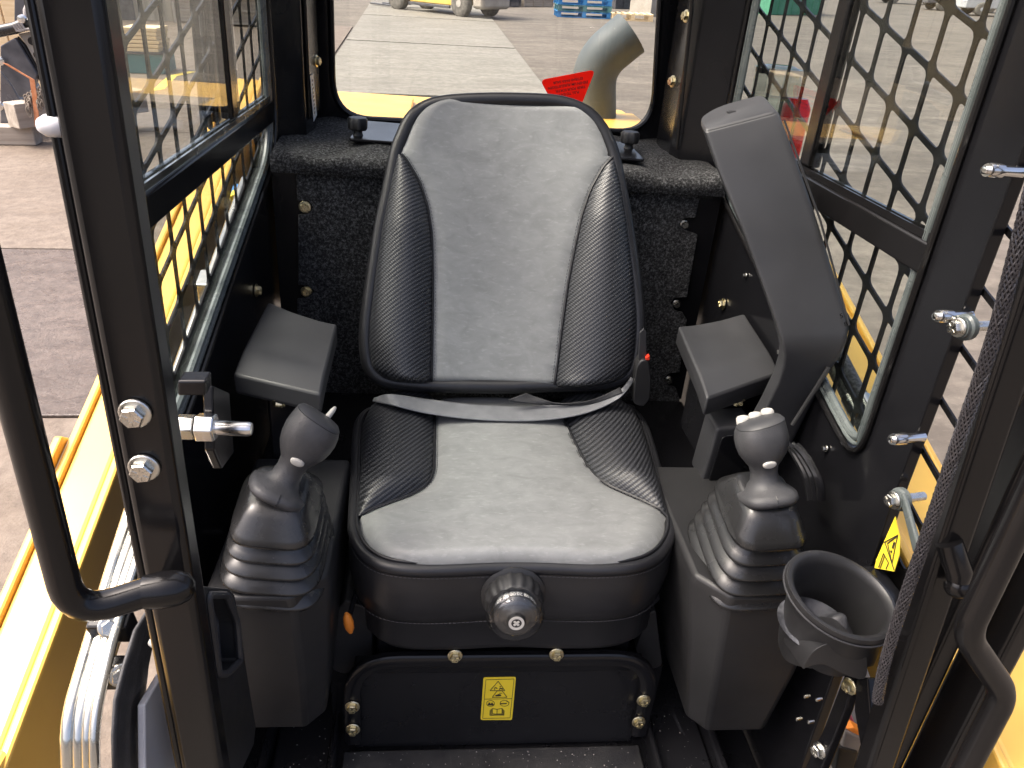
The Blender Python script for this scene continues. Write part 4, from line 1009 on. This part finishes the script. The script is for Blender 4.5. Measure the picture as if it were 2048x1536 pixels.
MB().prism(q, (0, .03, 0)).build('cap', M['plastic'], plug, 0, bevel=.003)
q = [UY(x, y, py_+.003) for x, y in ((1692, 1458), (1708, 1456), (1736, 1474), (1730, 1482))]
MB().prism(q, (0, .016, 0)).build('seal', M['orange'], plug, 0, bevel=.002)
MB().tube(cr([UY(x, y, py_+.012) for x, y in ((1715, 1462), (1700, 1456), (1675, 1458), (1665, 1470), (1668, 1482))], 5), .0065, 10).build('corrugated_cable', M['braid'], plug, 60)
q = [UY(x, y, py_+.02) for x, y in ((1662, 1500), (1676, 1498), (1672, 1545), (1660, 1545))]
MB().prism(q, (0, .012, 0)).build('clip', M['greyplas'], plug, 0, bevel=.002)
rl = thing('red_panel', 'bright red panel glimpsed through the gap below the cup holder', 'panel', UX(1670, 1560, .60))
q = [UX(x, y, .62) for x, y in ((1684, 1412), (1708, 1470), (1690, 1560), (1630, 1560), (1655, 1480))]
MB().prism(q, (.012, 0, 0)).build('face', M['redpaint'], rl, 0, bevel=.003)

# ================================================================== LOADER ARMS, HYDRAULICS, HOOD, EXHAUST
def arm(s, label, xi, xo, z_at, y0, y1, lift):
    t = thing('loader_boom', label, 'boom', ((xi+xo)/2, y0, z_at(y0)-.25), 'yellow loader arms beside the cab')
    th = .20
    A = lambda x, y, dz: V((x, y, z_at(y)+dz))
    lo, hi = min(xi, xo), max(xi, xo)
    MB().loft([[A(lo, y, 0), A(hi, y, 0), A(hi, y, -th), A(lo, y, -th)] for y in (y0, (y0+y1)/2, y1)]).build('beam', M['yellow'], t, 0, bevel=.008, seg=3)
    # folded lips along both edges
    for x, dx in ((lo, -.012), (hi, .012)):
        MB().loft([[A(min(x, x+dx)-.0005, y, .006), A(max(x, x+dx)+.0005, y, .006), A(max(x, x+dx)+.0005, y, -th*1.05), A(min(x, x+dx)-.0005, y, -th*1.05)] for y in (y0, y1)]).build('side_plate', M['yellow'], t, 0, bevel=.004)
    return t
# left: outer edge and inner edge from the photo
zl = lambda y: 1.142+.335*(y-.99)
la = arm(-1, 'left yellow loader arm sloping forward beside the cab', -.585, -.645, zl, .36, 2.15, 0)
MB().box(-.662, -.575, .555, .60, zl(.58)-.21, zl(.58)+.012).build('cross_rib', M['yellow'], la, 0, bevel=.006)
# lug on the outer lip
MB().prism([(-.658, .93, zl(.93)+.0), (-.658, .96, zl(.96)+.022), (-.658, 1.0, zl(1.0)+.022), (-.658, 1.02, zl(1.02))], (-.012, 0, 0)).build('lug', M['yellow'], la, 0, bevel=.003)
ra = arm(1, 'right yellow loader arm seen through the side guard', .585, .70, lambda y: 1.142+.335*(y-.99), .50, 2.15, 0)
# print on the right arm
pr4 = MB()
for k in range(6):
    x0 = .598+.010*k
    y_ = .70; pr4.obox((x0, .80+.012*math.sin(k*2), 1.142+.335*(.80-.99)+.0015), (.0012, 0, 0), (0, .030+.012*math.sin(k*5), .01005+.004*math.sin(k*5)), (0, 0, .0004))
pr4.build('print', M['decalink'], ra, 0)
# lower link behind the right post
MB().box(.60, .66, .55, .75, .50, .95).build('lower_link', M['yellow'], ra, bevel=.02, seg=4)
rod = thing('hydraulic_ram', 'pale hydraulic ram beyond the right door post', 'ram', UY(2040, 1500, .85))
MB().tube([UY(2080, 1150, .9), UY(2000, 1600, .9)], .045, 20).build('barrel', M['white'], rod, 60)
MB().lathe([(.05, 0), (.05, .05)], UY(2062, 1240, .88), (.3, 0, 1), 20).build('gland', M['carsilver'], rod, 40)
# hydraulic tubes on the left
ht = thing('hydraulic_pipes', 'bundle of bright zinc hydraulic pipes between loader arm and cab', 'pipes', UX(180, 1536, -.46))
xh = -.50
for k, (dx, r, top_) in enumerate(((0, .0085, 1), (36, .0075, 1), (62, .006, 1), (84, .0055, 0))):
    low = [UX(138+dx*.62, 1600, xh+.012*k), UX(136+dx*.62, 1440, xh+.012*k), UX(188+dx*.5, 1262, xh+.012*k), UX(240+dx*.55, 1090, xh+.010*k), UX(308+dx*.6, 880, xh+.008*k), UX(398+dx*.45, 620, xh+.004*k), UX(490+dx*.25, 360, xh)]
    MB().tube(cr([low[0]]+fillet(low[0:4], .03, 4)[1:-1]+low[3:], 5), r, 12).build('pipe', M['tubezinc'], ht, 60)
for px, py, xx in ((225, 1250, -.478), (245, 1345, -.465)):
    p = UX(px, py, xx); MB().obox(p, (.022, 0, 0), (0, .012, .004), (0, -.004, .016)).build('clamp', M['black'], ht, 0, bevel=.003)
    bolt(BOLT_Z, p+V((.004, -.014, .012)), (.4, -.8, .5), ht)
for px, py in ((415, 575), (470, 520)):
    p = UX(px, py, -.49); MB().obox(p, (.012, 0, 0), (0, .02, .006), (0, -.005, .02)).build('fitting', M['tubezinc'], ht, 0, bevel=.003)
# hoses and fittings seen through the lower left window
hz_ = thing('hose_bundle', 'black hoses with blue and yellow banded coupling outside the left window', 'hoses', UX(480, 620, -.53))
for k in range(4):
    MB().tube(cr([UX(452+14*k, 700, -.52), UX(478+13*k, 560-8*k, -.53), UX(505+10*k, 440, -.54), UX(520+8*k, 330, -.55), UX(512+10*k, 250, -.56)], 6), .010, 10).build('hose', M['rubber'], hz_, 60)
    MB().tube([UX(462+13*k, 640, -.517), UX(478+13*k, 575-6*k, -.521)], .0135, 10).build('coupling', M['tubezinc'], hz_, 60)
c0 = UX(472, 400, -.535); d_ = V((0, .6, .25)).normalized()
MB().lathe([(.013, 0), (.013, .018)], c0, d_, 12).build('coupling_band', M['decal'], hz_); MB().lathe([(.0135, .0182), (.0135, .036)], c0, d_, 12).build('coupling_band', M['bluepaint'], hz_)
lc_ = thing('lift_cylinder', 'black lift cylinder standing outside the left window', 'cylinder', UX(428, 320, -.66))
MB().tube([UX(396, -60, -.66), UX(428, 320, -.66)], .024, 20).build('barrel', M['frame'], lc_, 60)
MB().tube([UX(402, 20, -.648), UX(424, 290, -.648)], .006, 8).build('pipe', M['rubber'], lc_, 60)
# strap, bag and white sheet low at the left
ws = thing('webbing_strap', 'wide black webbing strap hanging behind the hydraulic pipes', 'strap', UX(250, 1536, -.43))
ra_ = [[UX(x0+(x1-x0)*k/8, y, -.425) +V((.001*math.sin(k*2.2), 0, 0)) for k in range(9)] for y, x0, x1 in ((1215, 300, 318), (1260, 272, 314), (1330, 250, 300), (1400, 232, 292), (1470, 228, 282), (1560, 230, 285))]
o_ = MB().grid(ra_).build('strap', M['blackweb'], ws, 80); mo = o_.modifiers.new('thick', 'SOLIDIFY'); mo.thickness = .003
wsh = thing('white_sheet', 'pale sheet lying low behind the left door post', 'sheet', UX(330, 1536, -.41))
MB().prism([UX(x, y, -.412) for x, y in ((290, 1410), (330, 1340), (372, 1380), (400, 1600), (292, 1600))], (-.008, 0, 0)).build('sheet', M['whitep'], wsh, 0, bevel=.002)
MB().lathe([(.006, 0), (.006, .012), (.003, .014)], UX(306, 1282, -.41), (.8, -.6, 0), 12).build('cap', M['white_button'], wsh, 60)
# engine hood behind the rear window and the exhaust
hd = thing('engine_hood', 'yellow engine hood just below the rear window', 'hood', (0, 2.2, 1.2))
zh = UY(900, 207, 2.42).z
MB().box(-.46, .47, 1.93, 2.55, 1.0, zh).build('panel', M['yellow'], hd, bevel=.03, seg=5)
MB().box(-.42, -.20, 2.0, 2.40, zh+.001, zh+.012).build('raised_rib', M['yellow'], hd, bevel=.005, seg=3)
MB().box(-.24, .06, 2.02, 2.20, zh+.001, zh+.006).build('grip_pad', M['mud'], hd, bevel=.002)
MB().box(.24, .45, 1.98, 2.36, zh+.001, zh+.014).build('raised_rib', M['yellow'], hd, bevel=.006, seg=3)
exh = thing('exhaust_pipe', 'grey bent exhaust pipe standing behind the rear window', 'pipe', (0, 2.25, zh))
ye = 2.28
pp = [UY(x, y, ye) for x, y in ((1190, 330), (1190, 180), (1196, 135), (1232, 92), (1250, 75))]
pp = fillet([pp[0], UY(1187, 128, ye), UY(1262, 66, ye)], [0, .12, 0], 12)
r_e = .062
MB().tube(pp, r_e, 28, cap=False).build('tube', M['exhaust'], exh, 60)
MB().tube(pp[6:], r_e-.004, 28, cap=False).build('bore', M['mud'], exh, 60)
# rear knob plate
kp = thing('latch_plate', 'black metal plate with two star knobs on the felt ledge', 'plate', UZ(980, 290, SH))
q0, q1, q2, q3 = UZ(697, 283, SH+.004), UZ(725, 246, SH+.004), UZ(1255, 290, SH+.004), UZ(1290, 325, SH+.004)
MB().prism(fillet([q0, q1, q2, q3], .012, 4, True), (0, 0, .006)).build('plate', M['black'], kp, 0, bevel=.002)
for px, py in ((716, 270), (1257, 296)):
    p = UZ(px, py, SH+.010); x = V((1, 0, 0)); rg = []
    MB().lathe([(.011, 0), (.009, .004), (.009, .014)], p, (0, 0, 1), 16).build('neck', M['plastic'], kp)
    for h, r in ((.010, .017), (.013, .020), (.030, .0205), (.034, .0175), (.035, .008)):
        rg.append([p+V((math.cos(a)*r*(1-.10*(.5+.5*math.cos(7*a))), math.sin(a)*r*(1-.10*(.5+.5*math.cos(7*a))), h)) for a in [2*PI*k/70 for k in range(70)]])
    MB().loft(rg).build('star_knob', M['plastic'], kp, 40)
# rear lamp outside the right window
rlp = thing('rear_lamp', 'rear lamp with clear and red lenses outside the right window', 'lamp', UX(1550, 270, .60))
lc = UX(1548, 190, .62)
MB().loft([sring(lc+V((0, 0, h)), a, a*.8, 3, 24) for h, a in ((-.10, .045), (-.06, .05), (.03, .05), (.055, .044), (.062, .03))]).build('clear_lens', M['lens'], rlp, 60)
MB().loft([sring(lc+V((0, 0, .045)), .053, .043, 3, 24), sring(lc+V((0, 0, .056)), .053, .043, 3, 24)]).build('rim', M['chrome'], rlp, 60)
MB().loft([sring(lc+V((.045, -.03, h)), a, a, 2.4, 20) for h, a in ((-.13, .03), (-.02, .03), (.0, .02))]).build('red_lens', M['redlens'], rlp, 60)
MB().box(lc.x-.06, lc.x+.10, lc.y-.06, lc.y+.06, lc.z-.36, lc.z-.131).build('bracket', M['yellow'], rlp, bevel=.006)

# ================================================================== THE YARD BEHIND
def UV(px, py, gy): return GI @ hit(px, py, GM @ V((0, gy, 0)), gyv)      # yard coordinates on an upright plane gy = const
# ---- forklift
fr, ff = UG(923, 35), UG(798, 20)
wb = (ff-fr).length; ang = math.atan2((ff-fr).y, (ff-fr).x)
fk = gthing('forklift', 'old yellow forklift parked on the pale slab behind the rear window', 'forklift', fr.x, fr.y, ang)
def wheel(t, x, y, r, wd, tyre, rim, axis=(0, 1, 0)):
    o = MB().lathe([(r*.55, -wd/2), (r*.86, -wd/2), (r*.97, -wd*.38), (r, -wd*.2), (r, wd*.2), (r*.97, wd*.38), (r*.86, wd/2), (r*.55, wd/2)], (x, y, r), axis, 28).build('wheel', tyre, t, 40, local=True)
    MB().lathe([(r*.55, -wd*.42), (r*.50, -wd*.50), (r*.30, -wd*.40), (r*.26, -wd*.55), (r*.12, -wd*.58), (.01, -wd*.58)], (x, y, r), axis, 20).build('rim', rim, o, 40, local=True)
    MB().lathe([(r*.55, wd*.42), (r*.50, wd*.50), (r*.30, wd*.40), (r*.26, wd*.55), (.01, wd*.56)], (x, y, r), axis, 20).build('rim', rim, o, 40, local=True)
hwid = 1.25
for y in (0, hwid): wheel(fk, 0, -y, .40, .26, M['tyre'], M['greyrim']); wheel(fk, wb, -y, .46, .30, M['tyre'], M['greyrim'])
sg = -1
def lb(name, mat, x0, x1, y0, y1, z0, z1, bev=.03): return MB().box(x0, x1, min(y0*sg, y1*sg), max(y0*sg, y1*sg), z0, z1).build(name, mat, fk, 30, bevel=bev, local=True)
lb('chassis', M['forkyellow'], .50, wb-.52, .05, hwid-.05, .30, 1.05); lb('counterweight', M['concgrey'], -.95, -.46, .0, hwid, .28, 1.20, .10); lb('engine_cover', M['forkyellow'], -.455, .60, .10, hwid-.10, .86, 1.30, .06)
lb('step', M['darksteel'], .55, wb-.55, -.04, .04, .22, .30, .01)
for x in (-.3, wb-.35):
    for y in (.12, hwid-.12): lb('roof_post', M['darksteel'], x-.04, x+.04, y-.04, y+.04, 1.25, 2.2, .01)
lb('overhead_guard', M['darksteel'], -.4, wb-.2, .06, hwid-.06, 2.2, 2.26, .01)
for y in (.35, hwid-.35): lb('mast_rail', M['darksteel'], wb+.48, wb+.66, y-.06, y+.06, .12, 2.4, .01)
lb('carriage', M['darksteel'], wb+.67, wb+.74, .15, hwid-.15, .15, .65, .01)
for y in (.35, hwid-.35): lb('fork', M['darksteel'], wb+.75, wb+2.0, y-.06, y+.06, .06, .11, .01)
# ---- pallets
def pallet(name, label, cat, x, y, rz, W, D, mat, z=0, group=None, H=.145):
    t = gthing(name, label, cat, x, y, rz, group, z)
    n = 7
    for k in range(n):
        xx = -W/2+(W-.1)*k/(n-1)+.05; MB().box(xx-.05, xx+.05, -D/2, D/2, H-.022, H).build('deck_board', mat, t, 0, local=True)
    for yy in (-D/2+.05, 0, D/2-.05):
        MB().box(-W/2, W/2, yy-.045, yy+.045, .022, H-.0225).build('stringer', mat, t, 0, local=True) if False else None
        for xx in (-W/2+.08, 0, W/2-.08): MB().box(xx-.07, xx+.07, yy-.05, yy+.05, .0225, H-.0445).build('block', mat, t, 0, local=True)
        MB().box(-W/2, W/2, yy-.05, yy+.05, H-.044, H-.0225).build('stringer_board', mat, t, 0, local=True)
        MB().box(-W/2, W/2, yy-.05, yy+.05, 0, .022).build('bottom_board', mat, t, 0, local=True)
    return t
pb_ = UG(1168, 36); Wb = (UG(1222, 36)-UG(1115, 33)).length
for k, nm in enumerate(('lowest', 'second', 'third', 'topmost')):
    pallet('pallet', nm+' of the blue pallets stacked behind the rear window', 'pallet', pb_.x+.05*math.sin(k*3), pb_.y+.5, -.03+.02*k, Wb*.95, 1.1, M['bluepaint'] if k != 1 else M['teal'], .004+k*.196, 'blue pallet stack', .19)
pw = UG(1266, 42); Ww = (UG(1307, 42)-UG(1226, 37)).length
pallet('pallet', 'single new pine pallet lying right of the blue stack', 'pallet', pw.x, pw.y+.45, -.06, Ww, 1.0, M['newwood'], .003, 'loose pallets', .22)
# dark machine parts and bins beside the pallets
def gbox(name, label, cat, px0, px1, py, h, d, mat, group=None, extra=None):
    a, b_ = UG(px0, py), UG(px1, py); m_ = (a+b_)/2; W = (b_-a).length; rz = math.atan2((b_-a).y, (b_-a).x)
    t = gthing(name, label, cat, m_.x, m_.y, rz, group)
    MB().box(-W/2, W/2, 0, d, .0, h).build('body', mat, t, 0, bevel=.02, local=True)
    MB().box(-W/2-.02, W/2+.02, -.03, d+.02, h+.001, h+.06).build('rim', mat, t, 0, bevel=.01, local=True)
    n = max(2, int(W/.45))
    for k in range(n+1):
        x = -W/2+W*k/n; MB().box(x-.025, x+.025, -.035, -.001, .02, h-.01).build('rib', mat, t, 0, local=True)
    return t
gbox('skip_bin', 'grey steel bin at the right edge of the rear window', 'bin', 1300, 1345, 33, 1.5, 1.2, M['concgrey'])
gbox('scrap_crate', 'dark crate of parts between forklift and blue pallets', 'crate', 985, 1040, 14, .5, .8, M['darksteel'])
gbox('scrap_crate', 'rust brown crate just left of the blue pallets', 'crate', 1048, 1105, 14, .35, .8, M['wood'])
gbox('scrap_crate', 'small black crate right of the blue pallets', 'crate', 1230, 1262, 18, .55, .8, M['darksteel'])
gbox('container', 'green steel container seen through the right guard', 'container', 1540, 1634, 30, 2.2, 2.0, M['green'])
gbox('brick_crate', 'orange brown stacked crate left of the green container', 'crate', 1500, 1532, 22, 1.2, 1.0, M['orangestrap'])
# ---- cars far right
def car(label, px0, px1, py, mat):
    a, b_ = UG(px0, py), UG(px1, py+ (px1-px0)*.05); d = (b_-a); L = 4.4
    t = gthing('parked_car', label, 'car', a.x, a.y, math.atan2(d.y, d.x), 'cars parked at the far right')
    prof = [(0, .35), (0, .75), (.25, .92), (1.0, 1.0), (1.6, 1.42), (3.1, 1.45), (3.9, 1.0), (4.4, .9), (4.45, .4)]
    MB().prism([(x, 0, z) for x, z in prof], (0, 1.7, 0)).build('body', mat, t, 0, bevel=.06, seg=3, local=True)
    for y0 in (-.012, 1.702): MB().prism([(x, y0, z) for x, z in ((1.2, 1.03), (1.7, 1.36), (3.0, 1.38), (3.6, 1.03))], (0, .01, 0)).build('window', M['black'], t, 0, local=True)
    for x in (.85, 3.55):
        for y in (.02, 1.68): wheel(t, x, y, .33, .22, M['tyre'], M['carsilver'])
    for y in (.15, 1.35): MB().box(-.02, .02, y, y+.22, .68, .80).build('headlight', M['white'], t, 0, local=True)
    return t
car('dark car parked left in the far row at the upper right', 1850, 1930, 20, M['cardark'])
car('silver car parked nearest in the far row at the upper right', 1925, 2020, 31, M['carsilver'])
car('dark car behind, highest in the upper right corner', 1760, 1830, 6, M['cardark'])
# ---- attachment on timbers, far left
at = UG(70, 298); yA = at.y
at0 = gthing('timber', 'grey sawn timber lying lowest under the attachment at the far left', 'timber', at.x, at.y, .05, 'timbers under the attachment')
MB().box(-1.2, .02, -.0, .17, .032, .20).build('beam', M['wood'], at0, 0, bevel=.008, local=True)
u0 = UV(57, 276, yA-.05)
at1 = gthing('timber', 'grey sawn timber laid across the lower one, with the orange strap on it', 'timber', u0.x, yA-.12, .9, 'timbers under the attachment', z=.205)
MB().box(-.02, 1.3, 0, .20, 0, .22).build('beam', M['wood'], at1, 0, bevel=.008, local=True)
ap_ = gthing('loader_attachment', 'dark steel loader attachment resting on timbers at the upper left edge', 'attachment', at.x, yA+.3, 0, z=.43)
def aplate(pts, mat, y0, th, nm, bev=.01):
    pp_ = [UV(x, y, yA+y0) for x, y in pts]; base = V((at.x, yA+.3, .43))
    MB().prism([p-base for p in pp_], (0, th, 0)).build(nm, mat, ap_, 0, bevel=bev, local=True)
aplate(((0, 92), (30, 75), (75, 150), (60, 190), (38, 195), (22, 168), (0, 140)), M['darksteel'], .10, .08, 'side_plate')
aplate(((0, 140), (22, 168), (40, 200), (48, 235), (0, 262)), M['cardark'], .20, .5, 'moldboard')
aplate(((35, 68), (62, 62), (90, 60), (102, 165), (88, 160), (52, 90)), M['concgrey'], .15, .06, 'hole_plate')
aplate(((33, 72), (50, 92), (90, 165), (80, 165), (44, 108)), M['black'], .13, .05, 'edge_bar')
aplate(((28, -40), (100, -40), (92, 45), (28, 45)), M['cardark'], .6, .3, 'back_plate')
base = V((at.x, yA+.3, .43))
for k, (x, y) in enumerate(((65, 82), (80, 84), (95, 130), (76, 110))):
    MB().lathe([(.035, -.015), (.035, .0)], UV(x, y, yA+.13)-base, (0, 1, 0), 14).build('bolt_hole', M['black'], ap_, 0, local=True)
for x, y in ((4, 122), (27, 217), (2, 212), (45, 38)): MB().lathe([(.04, 0), (.035, -.03), (.01, -.035)], UV(x, y, yA+.08)-base, (0, 1, 0), 12).build('pin', M['chrome'], ap_, 40, local=True)
MB().tube([UV(x, y, yA+.12)-base for x, y in ((-20, 66), (30, 56), (50, 48), (88, 42))], .05, 12).build('hose', M['rubber'], ap_, 60, local=True)
for k in range(4): MB().tube([UV(x+k*5, y-k*1.2, yA+.05)-base for x, y in ((27, 50), (34, 62), (44, 62))], .012, 8).build('wrap', M['greyplas'], ap_, 60, local=True)
for x in (54, 68, 82): MB().tube([UV(x, 44, yA+.3)-base, UV(x-1, 22, yA+.3)-base, UV(x+6, 4, yA+.35)-base], .03, 10).build('hydraulic_hose', M['rubber'] if x == 68 else M['greyplas'], ap_, 60, local=True)
# chains hanging from the bar
LINK = MB().tube([V((math.cos(a)*.018, 0, math.sin(a)*.032)) for a in [2*PI*k/10 for k in range(10)]], .006, 5, closed=True).build('chain_link', M['mud'], None, 60); LM = LINK.data; bpy.data.objects.remove(LINK)
chn = gthing('chain', 'rusty chain draped over the timber below the attachment', 'chain', at.x, yA-.1, 0, z=.42)
for c_ in range(7):
    x0, y0_ = 52+7*c_, 196-4*c_
    for k in range(7):
        p = UV(x0+k*1.6*math.sin(c_*2+1), y0_+k*5.2, yA-.10-.012*k); inst(LM, chn, GM @ Matrix.Translation(p) @ Matrix.Rotation((k % 2)*1.4+.3*c_, 4, 'Z'), 'chain_link')
so = gthing('lashing_strap', 'orange lashing strap over the attachment down to the timber', 'strap', at.x, yA-.15, 0, z=.25)
b = MB(); pv_ = [UV(x, y, yA-.16)-V((at.x, yA-.15, .25)) for x, y in ((10, 128), (64, 160), (70, 200), (75, 255))]
b.loft([[p+V((-.02, 0, .01)), p+V((.02, 0, 0)), p+V((.02, .008, 0)), p+V((-.02, .008, .01))] for p in pv_]); b.build('band', M['orangestrap'], so, 0, local=True)
# plank wall behind it
pwx = UG(30, 90)
pk_ = gthing('plank_stack', 'upright pine boards at the top left corner', 'boards', UV(14, 60, yA+3).x, yA+3, 0)
for k in range(4): MB().box(-.9+.30*k, -.62+.30*k, 0, .05, .03, 2.6).build('board', M['newwood'], pk_, 0, bevel=.005, local=True)
# ---- seen through the left side window: shed wall, lumber on a teal crate, steel baskets
sh0 = UG(300, 46)
shd = gthing('shed', 'beige clad shed beyond the left side window', 'shed', sh0.x-1.0, sh0.y+.2, .15)
MB().box(-6, 2.2, 0, .3, 0, 4).build('wall', M['cladding'], shd, 0, local=True)
for k in range(40): MB().box(-6+.205*k, -5.93+.205*k, -.03, -.001, .02, 4).build('cladding_rib', M['cladding'], shd, 0, local=True)
MB().box(-.6, .6, -.05, -.032, .02, 2.6).build('door', M['darksteel'], shd, 0, local=True)
cr0 = UG(283, 158)
tc2 = gthing('crate', 'teal crate on the left bay outside the side window', 'crate', cr0.x, cr0.y+.3, 0)
MB().box(-.30, .24, 0, .6, .032, .30).build('box', M['teal'], tc2, 0, bevel=.01, local=True); MB().box(-.33, .27, -.02, .62, .301, .33).build('lid', M['darksteel'], tc2, 0, local=True)
lm = gthing('lumber_stack', 'small stack of pale boards on the teal crate', 'boards', cr0.x, cr0.y+.3, 0, z=.332)
for k in range(6): MB().box(-.30+.01*(k % 2), .20+.012*(k % 3), .02, .55, .055*k, .055*k+.047).build('board', M['newwood'], lm, 0, bevel=.004, local=True)
def basket(label, px0, px1, py, h, grp):
    a, b_ = UG(px0, py), UG(px1, py); W = (b_-a).length; t = gthing('steel_basket', label, 'basket', (a.x+b_.x)/2, a.y, 0, grp)
    for x in (-W/2, W/2):
        for y in (0, .9): MB().box(x-.03, x+.03, y, y+.06, .03, h).build('post', M['concgrey'], t, 0, local=True)
    for k in range(5):
        z = .08+(h-.12)*k/4; MB().box(-W/2, W/2, -.01, .012, z, z+.035).build('rail', M['concgrey'], t, 0, local=True); MB().box(-W/2, W/2, .92, .94, z, z+.035).build('rail', M['concgrey'], t, 0, local=True)
    MB().box(-W/2+.05, W/2-.05, .08, .86, .05, h*.7).build('load', M['wood'], t, 0, bevel=.02, local=True)
basket('grey steel basket nearer the rear pillar, left side window', 450, 535, 55, 1.2, 'steel baskets in the yard'); basket('grey steel basket in the middle, left side window', 355, 430, 48, 1.0, 'steel baskets in the yard')

# ---- crumbs of grit on the cab floor
gb = MB()
for k in range(420):
    z0 = None
    x, y = random.uniform(-.40, .40), random.uniform(.70, .905)
    if -.25 < x < .24: y = random.uniform(.70, .855); z0 = FLOOR
    elif .265 < abs(x) < .35: z0 = FLOOR+.022
    else: continue
    r = random.choice((.0006, .0008, .0011, .0016)); a = random.random()*6
    gb.add([(x+r*math.cos(a), y+r*math.sin(a), z0+.0002), (x+r*math.cos(a+2.1), y+r*math.sin(a+2.1), z0+.0002), (x+r*math.cos(a+4.2), y+r*math.sin(a+4.2), z0+.0002), (x, y, z0+r)], [(0, 1, 3), (1, 2, 3), (2, 0, 3), (0, 2, 1)])
tag(gb.build('grit', M['greyrim'], cab, 0), kind='stuff')
